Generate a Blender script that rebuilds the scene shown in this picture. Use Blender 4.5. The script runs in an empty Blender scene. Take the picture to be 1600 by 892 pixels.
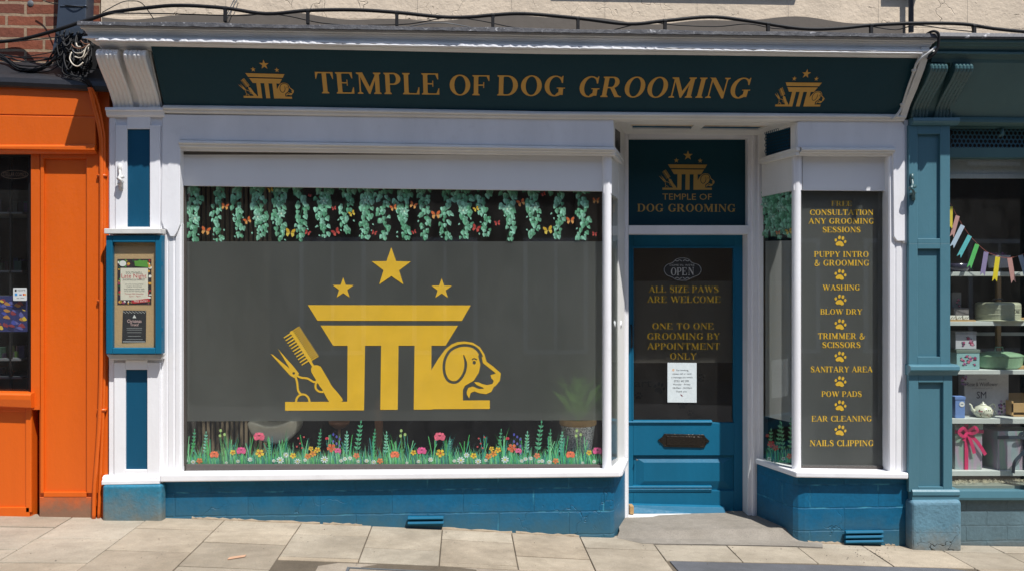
import bpy, math, random
from math import sin, cos, pi, radians
from mathutils import Vector
from mathutils.geometry import delaunay_2d_cdt
random.seed(7)
F = 1400.0; D = 5.83; TH = radians(3.07); EYE = 1.62
CT, ST = cos(TH), sin(TH)
COL = bpy.context.scene.collection

def at(px, py, Y):
    u = (px-800)/F; v = (446-py)/F
    t = (Y+D)/(CT-u*ST)
    return Vector(((u*CT+ST)*t, Y, EYE+v*t))
def X(px, Y=0.0): return at(px, 446, Y).x
def Zx(x, Y, py): return EYE+(446-py)/F*(x*ST+(Y+D)*CT)
def lin(r, g, b):
    f = lambda c: (c/255/12.92) if c/255 <= .04045 else ((c/255+.055)/1.055)**2.4
    return (f(r), f(g), f(b), 1)

class Plane:
    def __init__(s, P0, U, V):
        s.P = Vector(P0); s.U = Vector(U).normalized(); s.V = Vector(V).normalized()
        s.N = s.U.cross(s.V).normalized()
        if s.N.y > 0: s.N = -s.N
    def uv(s, px, py):
        d = at(px, py, 0)-Vector((0, -D, EYE)); C = Vector((0, -D, EYE))
        t = (s.P-C).dot(s.N)/d.dot(s.N)
        q = C+d*t-s.P
        return q.dot(s.U), q.dot(s.V)
    def pt(s, u, v, off=0): return s.P+s.U*u+s.V*v+s.N*off
    def hit(s, px, py, off=0):
        return s.pt(*s.uv(px, py), off)
def VP(Y): return Plane((0, Y, 0), (1, 0, 0), (0, 0, 1))

# ------------------------------------------------------------ materials
def newmat(name):
    m = bpy.data.materials.new(name); m.use_nodes = True
    nt = m.node_tree; nt.nodes.clear()
    out = nt.nodes.new('ShaderNodeOutputMaterial')
    b = nt.nodes.new('ShaderNodeBsdfPrincipled')
    nt.links.new(b.outputs[0], out.inputs[0])
    return m, nt, b, out
def N(nt, t, **kw):
    n = nt.nodes.new(t)
    for k, v in kw.items():
        if k.startswith('i_'):
            key = k[2:]; key = int(key) if key.isdigit() else key.replace('_', ' ')
            n.inputs[key].default_value = v
        else: setattr(n, k, v)
    return n
def pos(nt, sc=(1, 1, 1)):
    g = N(nt, 'ShaderNodeNewGeometry'); m = N(nt, 'ShaderNodeMapping'); m.inputs['Scale'].default_value = sc
    nt.links.new(g.outputs['Position'], m.inputs[0]); return m.outputs[0]
def noise(nt, scale, detail=3, sc=(1, 1, 1), rough=.55):
    n = N(nt, 'ShaderNodeTexNoise'); n.inputs['Scale'].default_value = scale; n.inputs['Detail'].default_value = detail
    n.inputs['Roughness'].default_value = rough
    nt.links.new(pos(nt, sc), n.inputs['Vector']); return n.outputs['Fac']
def ramp(nt, fac, a, b, ca=(0, 0, 0, 1), cb=(1, 1, 1, 1)):
    r = N(nt, 'ShaderNodeValToRGB'); e = r.color_ramp.elements
    e[0].position = a; e[1].position = b; e[0].color = ca; e[1].color = cb
    nt.links.new(fac, r.inputs[0]); return r.outputs[0]
def mix(nt, fac, a, b, bt='MIX'):
    m = N(nt, 'ShaderNodeMix', data_type='RGBA', blend_type=bt)
    for s, v in ((0, fac), (6, a), (7, b)):
        if hasattr(v, 'links') or hasattr(v, 'is_linked'): nt.links.new(v, m.inputs[s])
        else: m.inputs[s].default_value = v
    return m.outputs[2]
def math_(nt, op, a, b=None):
    m = N(nt, 'ShaderNodeMath', operation=op)
    for s, v in ((0, a), (1, b)):
        if v is None: continue
        if hasattr(v, 'is_linked'): nt.links.new(v, m.inputs[s])
        else: m.inputs[s].default_value = v
    return m.outputs[0]
def bump(nt, b, h, strength, dist=.01, prev=None):
    n = N(nt, 'ShaderNodeBump'); n.inputs['Strength'].default_value = strength; n.inputs['Distance'].default_value = dist
    nt.links.new(h, n.inputs['Height'])
    if prev is not None: nt.links.new(prev, n.inputs['Normal'])
    nt.links.new(n.outputs[0], b.inputs['Normal']); return n.outputs[0]
def scalec(c, k): return (min(c[0]*k, 1), min(c[1]*k, 1), min(c[2]*k, 1), 1)

def paint(name, c, rough=.42, var=.12, bmp=.25, grime=0, streak=(1, 1, .25)):
    m, nt, b, out = newmat(name)
    n1 = noise(nt, 3.5, 5, streak); n2 = noise(nt, 60, 3)
    col = mix(nt, ramp(nt, n1, .3, .7), scalec(c, 1-var), scalec(c, 1+var*.5))
    if grime:
        g = noise(nt, 9, 6, (1, 1, 1), .7)
        col = mix(nt, ramp(nt, g, .56, .78, (0, 0, 0, 1), (grime, grime, grime, 1)), col, (c[0]*.45+.03, c[1]*.45+.025, c[2]*.45+.02, 1))
    nt.links.new(col, b.inputs['Base Color'])
    r = ramp(nt, n2, .2, .8, (rough-.07,)*3+(1,), (rough+.12,)*3+(1,))
    nt.links.new(r, b.inputs['Roughness'])
    v = noise(nt, 14, 4, (1, 1, .35)); w = math_(nt, 'ADD', v, math_(nt, 'MULTIPLY', n2, .25))
    bump(nt, b, w, bmp, .006)
    return m
def plain(name, c, rough=.5, metal=0, bmp=0, scale=40):
    m, nt, b, out = newmat(name)
    n = noise(nt, scale, 4)
    nt.links.new(mix(nt, n, scalec(c, .85), scalec(c, 1.12)), b.inputs['Base Color'])
    b.inputs['Roughness'].default_value = rough; b.inputs['Metallic'].default_value = metal
    if bmp: bump(nt, b, n, bmp, .004)
    return m
def attrmat(name, rough=.5, spec=.5, bmp=0):
    m, nt, b, out = newmat(name)
    a = N(nt, 'ShaderNodeAttribute', attribute_name='Col')
    n = noise(nt, 55, 3)
    nt.links.new(mix(nt, .22, a.outputs[0], ramp(nt, n, .3, .7, (.55, .55, .55, 1), (1, 1, 1, 1)), 'MULTIPLY'), b.inputs['Base Color'])
    b.inputs['Roughness'].default_value = rough; b.inputs['Specular IOR Level'].default_value = spec
    if bmp: bump(nt, b, n, bmp, .003)
    return m
def brickmat(name, c, bw, bh, mort, mc=None, c2=None, wear=None, bstr=.6, ground=None, off=.5, msm=.1, rough=.5, edge_grime=0, dist=.012):
    """bricks laid in world x(+y) / z; painted when mc is None"""
    m, nt, b, out = newmat(name)
    g = N(nt, 'ShaderNodeNewGeometry'); sp = N(nt, 'ShaderNodeSeparateXYZ'); nt.links.new(g.outputs['Position'], sp.inputs[0])
    cb = N(nt, 'ShaderNodeCombineXYZ'); nt.links.new(math_(nt, 'ADD', sp.outputs[0], sp.outputs[1]), cb.inputs[0]); nt.links.new(sp.outputs[2], cb.inputs[1])
    dn = N(nt, 'ShaderNodeTexNoise'); dn.inputs['Scale'].default_value = 11; nt.links.new(g.outputs['Position'], dn.inputs['Vector'])
    vm = N(nt, 'ShaderNodeVectorMath', operation='MULTIPLY_ADD'); nt.links.new(dn.outputs['Color'], vm.inputs[0]); vm.inputs[1].default_value = (.012, .012, 0); nt.links.new(cb.outputs[0], vm.inputs[2])
    br = N(nt, 'ShaderNodeTexBrick'); nt.links.new(vm.outputs[0], br.inputs['Vector'])
    br.offset = off
    for k, v in (('Scale', 1), ('Brick Width', bw), ('Row Height', bh), ('Mortar Size', mort), ('Mortar Smooth', msm), ('Bias', 0)): br.inputs[k].default_value = v
    c2 = c2 or scalec(c, .82)
    br.inputs['Color1'].default_value = c; br.inputs['Color2'].default_value = c2; br.inputs['Mortar'].default_value = mc or scalec(c, .9)
    n1 = noise(nt, 6, 6); n2 = noise(nt, 45, 4)
    col = mix(nt, .5, br.outputs['Color'], ramp(nt, n1, .25, .75, (.6, .6, .6, 1), (1.15, 1.15, 1.15, 1)), 'MULTIPLY')
    col = mix(nt, .45, col, ramp(nt, n2, .3, .7, (.65, .65, .65, 1), (1.1, 1.1, 1.1, 1)), 'MULTIPLY')
    if wear:
        wv = math_(nt, 'MULTIPLY', ramp(nt, br.outputs['Fac'], .02, .5), ramp(nt, noise(nt, 7, 5), .5, .64))
        col = mix(nt, wv, col, wear)
    if ground:
        gz0, hh, gc, gs = ground
        t = math_(nt, 'SUBTRACT', math_(nt, 'ADD', sp.outputs[2], math_(nt, 'MULTIPLY', sp.outputs[0], gs)), gz0)
        t = math_(nt, 'ADD', t, math_(nt, 'MULTIPLY', math_(nt, 'SUBTRACT', noise(nt, 8, 6, (1, 1, 1), .7), .5), hh*1.6))
        f = ramp(nt, math_(nt, 'DIVIDE', t, hh), .0, 1, (.85, .85, .85, 1), (0, 0, 0, 1))
        col = mix(nt, f, col, gc)
    nt.links.new(col, b.inputs['Base Color']); b.inputs['Roughness'].default_value = rough
    h = math_(nt, 'ADD', math_(nt, 'SUBTRACT', 1, br.outputs['Fac']), math_(nt, 'MULTIPLY', n2, .35))
    h = math_(nt, 'ADD', h, math_(nt, 'MULTIPLY', n1, .5))
    # wandering cracks, only here and there
    vo = N(nt, 'ShaderNodeTexVoronoi', feature='DISTANCE_TO_EDGE'); vo.inputs['Scale'].default_value = 3.2
    vv = N(nt, 'ShaderNodeVectorMath', operation='MULTIPLY_ADD'); nt.links.new(dn.outputs['Color'], vv.inputs[0]); vv.inputs[1].default_value = (.2, .2, .2); nt.links.new(g.outputs['Position'], vv.inputs[2])
    nt.links.new(vv.outputs[0], vo.inputs['Vector'])
    cr = math_(nt, 'MULTIPLY', ramp(nt, vo.outputs['Distance'], 0, .012, (1, 1, 1, 1), (0, 0, 0, 1)), ramp(nt, noise(nt, 2.3, 2), .5, .6))
    if edge_grime: h = math_(nt, 'SUBTRACT', h, math_(nt, 'MULTIPLY', cr, edge_grime))
    bump(nt, b, h, bstr, dist)
    return m

M = {}
M['white'] = paint('white_paint', (.83, .83, .85, 1), .42, .10, .34, .16)
M['cream'] = paint('cream_gloss_paint', (.80, .79, .76, 1), .38, .08, .25, .15)
M['blue'] = paint('petrol_blue_paint', (.003, .072, .142, 1), .5, .15, .3)
M['doorblue'] = paint('door_blue_paint', (.003, .122, .225, 1), .52, .14, .3)
M['doorblue'].node_tree.nodes['Principled BSDF'].inputs['Specular IOR Level'].default_value = .3
M['fascia'] = paint('dark_teal_sign_paint', (.0035, .041, .058, 1), .55, .06, .08)
M['fascia'].node_tree.nodes['Principled BSDF'].inputs['Specular IOR Level'].default_value = .25
M['orange'] = paint('orange_paint', (.68, .116, .006, 1), .40, .09, .35, .10, (1, 1, .12))
M['teal'] = paint('grey_teal_paint', (.070, .185, .235, 1), .42, .10, .3)
M['tealdark'] = paint('green_teal_paint', (.055, .130, .135, 1), .5, .12, .3)
M['gold'] = plain('gold_vinyl', (.80, .47, .030, 1), .45, 0, 0, 8)
M['signgold'] = plain('ochre_sign_letters', (.66, .35, .06, 1), .45, 0, 0, 8)
M['dimgold'] = plain('brown_gold_sign_letters', (.42, .26, .06, 1), .5, 0, 0, 8)
M['black'] = plain('black_rubber', (.009, .009, .010, 1), .6, 0, .3)
M['black'].node_tree.nodes['Principled BSDF'].inputs['Specular IOR Level'].default_value = .3
M['iron'] = plain('black_cast_iron', (.075, .065, .055, 1), .30, .95, .7, 90)
M['lead'] = plain('lead_grey', (.13, .14, .15, 1), .55, .2, .5, 25)
M['slate'] = plain('slate_blue_metal', (.045, .060, .085, 1), .4, .1, .3, 14)
M['darkwood'] = plain('dark_brown_wood', (.05, .032, .022, 1), .5, 0, .4, 30)
M['oak'] = plain('pale_wood', (.45, .28, .12, 1), .5, 0, .2, 20)
M['slat'] = plain('brown_slats', (.20, .15, .10, 1), .6, 0, .2, 20)
M['greyframe'] = plain('weathered_grey_bead', (.085, .075, .068, 1), .6, 0, .5, 30)
M['vinyl'] = attrmat('printed_vinyl', .5)
M['print'] = attrmat('printed_paper', .6)
M['ceramic'] = attrmat('glazed_ceramic', .18)
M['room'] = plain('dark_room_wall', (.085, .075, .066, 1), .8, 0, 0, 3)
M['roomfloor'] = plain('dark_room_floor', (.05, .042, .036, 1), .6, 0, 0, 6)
M['shelf'] = plain('white_shelf', (.55, .58, .55, 1), .5, 0, 0, 10)
M['wirewhite'] = plain('cream_cable', (.62, .56, .46, 1), .4)
M['wirebrown'] = plain('brown_cable', (.16, .07, .035, 1), .4)
M['shell'] = plain('ivory_plastic', (.85, .82, .72, 1), .35)
M['terracotta'] = plain('terracotta', (.42, .19, .10, 1), .6)
M['leafg'] = plain('plant_green', (.22, .50, .06, 1), .5)
M['text'] = plain('black_print', (.03, .03, .03, 1), .6)
M['paper'] = plain('white_paper', (.78, .80, .80, 1), .7, 0, .1, 30)
M['cork'] = plain('cork_board', (.50, .33, .17, 1), .85, 0, .5, 120)
M['blind'] = paint('roller_blind_cloth', (.78, .79, .80, 1), .6, .03, .05)
M['weatherwhite'] = paint('weathered_white_paint', (.70, .69, .66, 1), .5, .2, .6, .5)
M['bulb'] = plain('ceiling_lamp_rim', (.5, .48, .42, 1), .4)

def glassmat(name, tint=1.0, ior=1.45, dust=.02):
    m, nt, b, out = newmat(name); nt.nodes.remove(b)
    t = N(nt, 'ShaderNodeBsdfTransparent'); t.inputs[0].default_value = (tint*.97, tint, tint*.98, 1)
    g = N(nt, 'ShaderNodeBsdfGlossy'); g.inputs['Roughness'].default_value = .015; g.inputs[0].default_value = (1, 1, 1, 1)
    lw = N(nt, 'ShaderNodeLayerWeight'); lw.inputs[0].default_value = .5
    fr = math_(nt, 'ADD', math_(nt, 'MULTIPLY', math_(nt, 'POWER', lw.outputs['Facing'], 5), .9), .055)
    mx = N(nt, 'ShaderNodeMixShader'); nt.links.new(fr, mx.inputs[0]); nt.links.new(t.outputs[0], mx.inputs[1]); nt.links.new(g.outputs[0], mx.inputs[2])
    df = N(nt, 'ShaderNodeBsdfDiffuse'); df.inputs[0].default_value = (.5, .5, .48, 1)
    m2 = N(nt, 'ShaderNodeMixShader'); nt.links.new(ramp(nt, noise(nt, 5, 6, (1, 1, .4), .7), .35, .8, (dust*.3,)*3+(1,), (dust*2,)*3+(1,)), m2.inputs[0])
    nt.links.new(mx.outputs[0], m2.inputs[1]); nt.links.new(df.outputs[0], m2.inputs[2])
    nt.links.new(m2.outputs[0], out.inputs[0]); return m
M['glass'] = glassmat('window_glass')
def frostmat(name, c, see):
    m, nt, b, out = newmat(name)
    n = noise(nt, 1.6, 5, (1, 1, .5)); n2 = noise(nt, 30, 3, (1, 1, .12))
    col = mix(nt, ramp(nt, n, .25, .75), scalec(c, .80), scalec(c, 1.25))
    col = mix(nt, ramp(nt, n2, .60, .75, (0, 0, 0, 1), (.10, .10, .10, 1)), col, (.5, .5, .5, 1))
    nt.links.new(col, b.inputs['Base Color']); b.inputs['Roughness'].default_value = .5; b.inputs['Specular IOR Level'].default_value = .3
    r = N(nt, 'ShaderNodeBsdfRefraction'); r.inputs['Roughness'].default_value = .42; r.inputs['IOR'].default_value = 1.12; r.inputs[0].default_value = (.9, .95, .9, 1)
    tr = N(nt, 'ShaderNodeBsdfTranslucent'); tr.inputs[0].default_value = (.95, .96, .94, 1)
    m1 = N(nt, 'ShaderNodeMixShader'); m1.inputs[0].default_value = .60; nt.links.new(b.outputs[0], m1.inputs[1]); nt.links.new(tr.outputs[0], m1.inputs[2])
    mx = N(nt, 'ShaderNodeMixShader'); mx.inputs[0].default_value = see
    nt.links.new(m1.outputs[0], mx.inputs[1]); nt.links.new(r.outputs[0], mx.inputs[2]); nt.links.new(mx.outputs[0], out.inputs[0]); return m
M['frost'] = frostmat('frosted_grey_film', (.250, .258, .246, 1), .36)
M['frostdoor'] = frostmat('frosted_door_film', (.20, .180, .155, 1), .2)
M['frostside'] = frostmat('frosted_side_film', (.22, .23, .22, 1), .3)

# ------------------------------------------------------------ mesh builder
class MB:
    def __init__(s): s.v = []; s.f = []; s.c = []
    def add(s, vs, fs, c=None):
        o = len(s.v); s.v += [tuple(v) for v in vs]
        for f in fs: s.f.append(tuple(i+o for i in f)); s.c.append(c)
        return s
    def hexa(s, a, b, c=None):
        return s.add(list(a)+list(b), [(0, 3, 2, 1), (4, 5, 6, 7), (0, 1, 5, 4), (1, 2, 6, 5), (2, 3, 7, 6), (3, 0, 4, 7)], c)
    def box(s, x0, x1, y0, y1, z0, z1, c=None):
        return s.hexa([(x0, y0, z0), (x1, y0, z0), (x1, y0, z1), (x0, y0, z1)], [(x0, y1, z0), (x1, y1, z0), (x1, y1, z1), (x0, y1, z1)], c)
    def pq(s, pts, Yf, Yb, c=None):
        a = [at(p[0], p[1], Yf) for p in pts]
        return s.prism(a, Vector((0, Yb-Yf, 0)), c)
    def pbox(s, x0, y0, x1, y1, Yf, Yb, y0r=None, y1r=None, c=None):
        y0r = y0 if y0r is None else y0r; y1r = y1 if y1r is None else y1r
        xa = X(x0, Yf); xb = X(x1, Yf)
        a = [Vector((xa, Yf, Zx(xa, Yf, y1))), Vector((xb, Yf, Zx(xb, Yf, y1r))), Vector((xb, Yf, Zx(xb, Yf, y0r))), Vector((xa, Yf, Zx(xa, Yf, y0)))]
        return s.prism(a, Vector((0, Yb-Yf, 0)), c)
    def prism(s, a, d, c=None):
        n = len(a); a = [Vector(p) for p in a]; b = [p+Vector(d) for p in a]
        fs = [tuple(range(n-1, -1, -1)), tuple(range(n, 2*n))]+[(i, (i+1) % n, (i+1) % n+n, i+n) for i in range(n)]
        return s.add(a+b, fs, c)
    def loft(s, A, B, c=None, cap=True):
        n = len(A); fs = [(i, (i+1) % n, (i+1) % n+n, i+n) for i in range(n)]
        if cap: fs += [tuple(range(n-1, -1, -1)), tuple(range(n, 2*n))]
        return s.add(list(A)+list(B), fs, c)
    def hext(s, px0, px1, prof, Yr=0.0, back=None, xs=None):
        """horizontal moulding: prof = [(pyL, pyR, Y)] top to bottom; closed at the back at Y=back"""
        x0, x1 = xs or (X(px0, Yr), X(px1, Yr))
        A = [Vector((x0, Y, Zx(x0, Y, l))) for l, r, Y in prof]; B = [Vector((x1, Y, Zx(x1, Y, r))) for l, r, Y in prof]
        if back is not None:
            A += [Vector((x0, back, A[-1].z)), Vector((x0, back, A[0].z))]; B += [Vector((x1, back, B[-1].z)), Vector((x1, back, B[0].z))]
        return s.loft(A, B)
    def vext(s, prof, pyT, pyB, back):
        """vertical moulding: prof = [(x, Y)] left to right in world x"""
        Pp = list(prof)+[(prof[-1][0], back), (prof[0][0], back)]
        A = [Vector((x, Y, Zx(x, Y, pyB))) for x, Y in Pp]; B = [Vector((x, Y, Zx(x, Y, pyT))) for x, Y in Pp]
        zt = sum(b.z for b in B)/len(B); zb = sum(a.z for a in A)/len(A)
        for b in B: b.z = zt
        for a in A: a.z = zb
        return s.loft(A, B)
    def tube(s, pts, r, seg=8, c=None, r1=None):
        pts = [Vector(p) for p in pts]; n = len(pts); vs = []; prev = None
        for i, p in enumerate(pts):
            t = (pts[min(i+1, n-1)]-pts[max(i-1, 0)]).normalized()
            a = prev if prev is not None else (Vector((0, 0, 1)) if abs(t.z) < .9 else Vector((0, 1, 0)))
            u = (a-t*a.dot(t)).normalized(); prev = u; w = t.cross(u)
            rr = r if r1 is None else r+(r1-r)*i/(n-1)
            for k in range(seg):
                q = 2*pi*k/seg; vs.append(p+(u*cos(q)+w*sin(q))*rr)
        fs = [(i*seg+k, i*seg+(k+1) % seg, (i+1)*seg+(k+1) % seg, (i+1)*seg+k) for i in range(n-1) for k in range(seg)]
        fs += [tuple(range(seg-1, -1, -1)), tuple((n-1)*seg+k for k in range(seg))]
        return s.add(vs, fs, c)
    def lathe(s, prof, cen, seg=28, sx=1, sy=1, c=None):
        cen = Vector(cen); vs = []
        for r, z in prof:
            for k in range(seg):
                q = 2*pi*k/seg; vs.append(cen+Vector((cos(q)*r*sx, sin(q)*r*sy, z)))
        n = len(prof)
        fs = [(i*seg+k, i*seg+(k+1) % seg, (i+1)*seg+(k+1) % seg, (i+1)*seg+k) for i in range(n-1) for k in range(seg)]
        fs += [tuple(range(seg-1, -1, -1)), tuple((n-1)*seg+k for k in range(seg))]
        return s.add(vs, fs, c)
    def build(s, name, mat, parent=None, bevel=0, smooth=False, seg=2):
        me = bpy.data.meshes.new(name); me.from_pydata(s.v, [], s.f); me.materials.append(mat)
        if any(c is not None for c in s.c):
            a = me.color_attributes.new('Col', 'FLOAT_COLOR', 'CORNER'); i = 0; buf = []
            for f, c in zip(s.f, s.c): buf += list(c or (1, 1, 1, 1))*len(f)
            a.data.foreach_set('color', buf)
        me.validate()
        import bmesh
        bm = bmesh.new(); bm.from_mesh(me); 
        if not getattr(s, 'flat', False): bmesh.ops.recalc_face_normals(bm, faces=bm.faces)
        bm.to_mesh(me); bm.free()
        o = bpy.data.objects.new(name, me); COL.objects.link(o)
        if parent is not None: o.parent = parent
        if parent is not None and parent.type == 'EMPTY':
            for v in me.vertices: v.co -= parent.location
        elif parent is not None and parent.parent is not None and parent.parent.type == 'EMPTY':
            for v in me.vertices: v.co -= parent.parent.location
        if bevel:
            md = o.modifiers.new('bevel', 'BEVEL'); md.width = bevel; md.segments = seg; md.limit_method = 'ANGLE'; md.angle_limit = radians(35)
        if smooth: me.shade_smooth() if hasattr(me, 'shade_smooth') else [setattr(p, 'use_smooth', True) for p in me.polygons]
        return o
def thing(name, label, cat, loc=(0, 0, 0), group=None):
    o = bpy.data.objects.new(name, None); COL.objects.link(o); o.location = loc
    o.empty_display_size = .05
    o['label'] = label; o['category'] = cat
    if group: o['group'] = group
    return o
def tag(o, label, cat, group=None):
    o['label'] = label; o['category'] = cat
    if group: o['group'] = group
    return o
def struct(o): o['kind'] = 'structure'; return o

# ------------------------------------------------------------ 2-D outlines: ordered boolean of polygons
def ell(cx, cy, rx, ry, n=28, a0=0, a1=360):
    if a1-a0 >= 360: return [(cx+rx*cos(2*pi*i/n), cy+ry*sin(2*pi*i/n)) for i in range(n)]
    return [(cx+rx*cos(radians(a0+(a1-a0)*i/n)), cy+ry*sin(radians(a0+(a1-a0)*i/n))) for i in range(n+1)]
def rc(x0, y0, x1, y1): return [(x0, y0), (x1, y0), (x1, y1), (x0, y1)]
def stroke(pts, w):
    """polyline to outline; w number or list of half widths"""
    n = len(pts); w = w if isinstance(w, (list, tuple)) else [w]*n; L = []; R = []
    for i, (x, y) in enumerate(pts):
        ax, ay = pts[max(i-1, 0)]; bx, by = pts[min(i+1, n-1)]
        dx, dy = bx-ax, by-ay; l = math.hypot(dx, dy) or 1
        L.append((x-dy/l*w[i], y+dx/l*w[i])); R.append((x+dy/l*w[i], y-dx/l*w[i]))
    return L+R[::-1]
def spline(pts, n=6, closed=False):
    out = []; m = len(pts); rng = range(m if closed else m-1)
    for i in rng:
        g = (lambda k: pts[k % m]) if closed else (lambda k: pts[max(0, min(m-1, k))])
        p0, p1, p2, p3 = g(i-1), g(i), g(i+1), g(i+2)
        for j in range(n):
            t = j/n
            out.append(tuple(.5*((2*b)+(c-a)*t+(2*a-5*b+4*c-d)*t*t+(-a+3*b-3*c+d)*t**3) for a, b, c, d in zip(p0, p1, p2, p3)))
    if not closed: out.append(tuple(pts[-1]))
    return out
def boolean(ops):
    vs = []; fs = []
    for s, p in ops:
        if sum(a[0]*b[1]-b[0]*a[1] for a, b in zip(p, list(p[1:])+[p[0]])) < 0: p = list(p)[::-1]
        o = len(vs); vs += [Vector((float(a), float(b))) for a, b in p]; fs.append(list(range(o, o+len(p))))
    V, E, Fc, ov, oe, of = delaunay_2d_cdt(vs, [], fs, 1, 1e-5)
    keep = []
    for f, o in zip(Fc, of):
        st = False
        for i in sorted(o): st = ops[i][0] == '+'
        if st: keep.append(tuple(f))
    used = sorted({i for f in keep for i in f}); mp = {k: i for i, k in enumerate(used)}
    return [(V[i].x, V[i].y) for i in used], [tuple(mp[i] for i in f) for f in keep]
def place(mb, shape, fn, c=None):
    v, f = shape; mb.add([fn(a, b) for a, b in v], f, c)

# ------------------------------------------------------------ a bold bracketed serif capital alphabet
S, T, SH, SE = .19, .062, .045, .065
def foot(x, w=S, y=0, up=False, e=SE):
    k = -1 if up else 1
    return [('+', [(x-e, y), (x+w+e, y), (x+w+e, y+k*SH), (x+w, y+k*(SH+.05)), (x, y+k*(SH+.05)), (x-e, y+k*SH)])]
def stem(x, w=S, y0=0, y1=1, b=True, t=True):
    r = [('+', rc(x, y0, x+w, y1))]
    if b: r += foot(x, w, y0)
    if t: r += foot(x, w, y1, True)
    return r
def arm(x0, x1, y, h, d):      # thin arm ending in a flared tip (d = tip direction)
    a = [('+', rc(x0, min(y, y+h), x1, max(y, y+h)))]
    a += [('+', [(x1-.13, y+h*.6), (x1-.035, y+d), (x1, y+d), (x1, y), (x1-.13, y)])] if d else []
    return a
def g_O(w=.92): return w, [('+', ell(w/2, .5, w/2-.02, .52)), ('-', ell(w/2, .5, w/2-.02-S*1.05, .52-T*.95))]
def glyph(ch):
    if ch == 'A':
        return .94, [('+', [(.06, 0), (.13, 0), (.50, .86), (.46, 1.02), (.42, .93)]), ('+', [(.39, .98), (.46, 1.03), (.53, 1.03), (.92, 0), (.69, 0)]), ('+', rc(.19, .30, .72, .30+T))]+foot(.065, .05, e=.08)+foot(.69, .20, e=.05)
    if ch == 'B':
        return .78, stem(.06)+[('+', rc(.2, 0, .42, 1)), ('+', ell(.42, .755, .28, .245)), ('+', ell(.42, .27, .34, .27)), ('-', rc(.25, .545, .41, 1-T)), ('-', rc(.25, T, .41, .49)), ('-', ell(.40, .755, .12, .19)), ('-', ell(.40, .265, .155, .21)), ('+', rc(.2, .49, .42, .545))]
    if ch in 'CG':
        w = .86 if ch == 'C' else .93
        o = [('+', ell(.47, .5, .44, .52)), ('-', ell(.50, .5, .27, .52-T)), ('-', [(.5, .31), (1.2, .12), (1.2, .72), (.6, .7)])]
        if ch == 'C':
            o += [('-', rc(.845, -.1, 1.2, 1.1)), ('+', [(.79, .66), (.84, .66), (.84, 1.01), (.81, 1.01), (.76, .93), (.62, .93), (.74, .82)]), ('+', stroke(spline([(.62, .015), (.76, .08), (.84, .25)], 5), [.05]*8+[.03, .025, .02]))]
        else:
            o += [('-', rc(.80, -.1, 1.2, 1.1)), ('+', [(.75, .66), (.80, .66), (.80, 1.01), (.77, 1.01), (.72, .93), (.6, .94), (.70, .82)]), ('+', rc(.63, .06, .63+S, .42)), ('+', [(.5, .02), (.63, .06), (.63, .2), (.52, .1)]), ('+', rc(.55, .38, .90, .43))]
        return w, o
    if ch == 'D':
        return .90, [('+', rc(.2, 0, .42, 1)), ('+', ell(.42, .5, .44, .5)), ('-', rc(.22, T, .42, 1-T)), ('-', ell(.41, .5, .245, .5-T)), ('-', rc(-.1, -.1, .1, 1.1))]+stem(.06)
    if ch in 'EF':
        o = stem(.06)+arm(.2, .72, 1, -T, -.28)+[('+', rc(.2, .48, .50, .48+T)), ('+', rc(.46, .37, .50, .66))]
        if ch == 'E': o += arm(.2, .76, 0, T, .30)
        return (.80 if ch == 'E' else .74), o
    if ch == 'H': return 1.0, stem(.07)+stem(.74)+[('+', rc(.2, .47, .8, .47+T))]
    if ch == 'I': return .34, stem(.075)
    if ch == 'L': return .76, stem(.06)+arm(.2, .72, 0, T, .34)
    if ch == 'M':
        return 1.14, [('+', rc(.13, 0, .13+T, 1)), ('+', [(.02, 1), (.29, 1), (.60, .28), (.60, .0), (.53, .0), (.13, .93)]), ('+', [(.56, .0), (.59, .0), (.90, .85), (.86, .95), (.52, .2)])]+stem(.82)+foot(.13, T, e=.09)+foot(.1, .12, 1, True, e=.08)
    if ch == 'N':
        return .96, [('+', rc(.13, 0, .13+T, 1)), ('+', [(.02, 1), (.28, 1), (.84, .2), (.84, -.02), (.76, -.02), (.1, .95)]), ('+', rc(.78, 0, .84, 1))]+foot(.13, T, e=.09)+foot(.78, T, 1, True, e=.09)
    if ch == 'O': return g_O()
    if ch == 'Q': return g_O()
    if ch in 'PR':
        o = stem(.06)+[('+', rc(.2, .44, .42, 1)), ('+', ell(.42, .72, .30, .28)), ('-', rc(.25, .44+T, .41, 1-T)), ('-', ell(.40, .72, .125, .28-T))]
        if ch == 'R': o += [('+', [(.34, .48), (.52, .50), (.74, .12), (.84, .05), (.90, .05), (.90, 0), (.62, 0)])]
        return (.74 if ch == 'P' else .90), o
    if ch == 'S':
        c = spline([(.60, .74), (.52, .93), (.35, .985), (.17, .90), (.13, .74), (.24, .60), (.44, .48), (.60, .34), (.58, .14), (.40, .015), (.22, .04), (.10, .26)], 5)
        n = len(c); w = [.028+.085*max(0, math.sin(pi*min(1, max(0, (i/n-.12)/.74)))**1.3) for i in range(n)]
        return .72, [('+', stroke(c, w)), ('+', [(.57, .66), (.62, .66), (.62, 1.0), (.59, 1.0), (.53, .9)]), ('+', [(.07, .0), (.10, .0), (.16, .1), (.12, .35), (.07, .35)])]
    if ch == 'T': return .84, stem(.325, t=False)+[('+', rc(.04, 1-T, .80, 1)), ('+', [(.04, 1), (.04, .68), (.07, .68), (.16, .95)]), ('+', [(.80, 1), (.80, .68), (.77, .68), (.68, .95)])]
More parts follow.
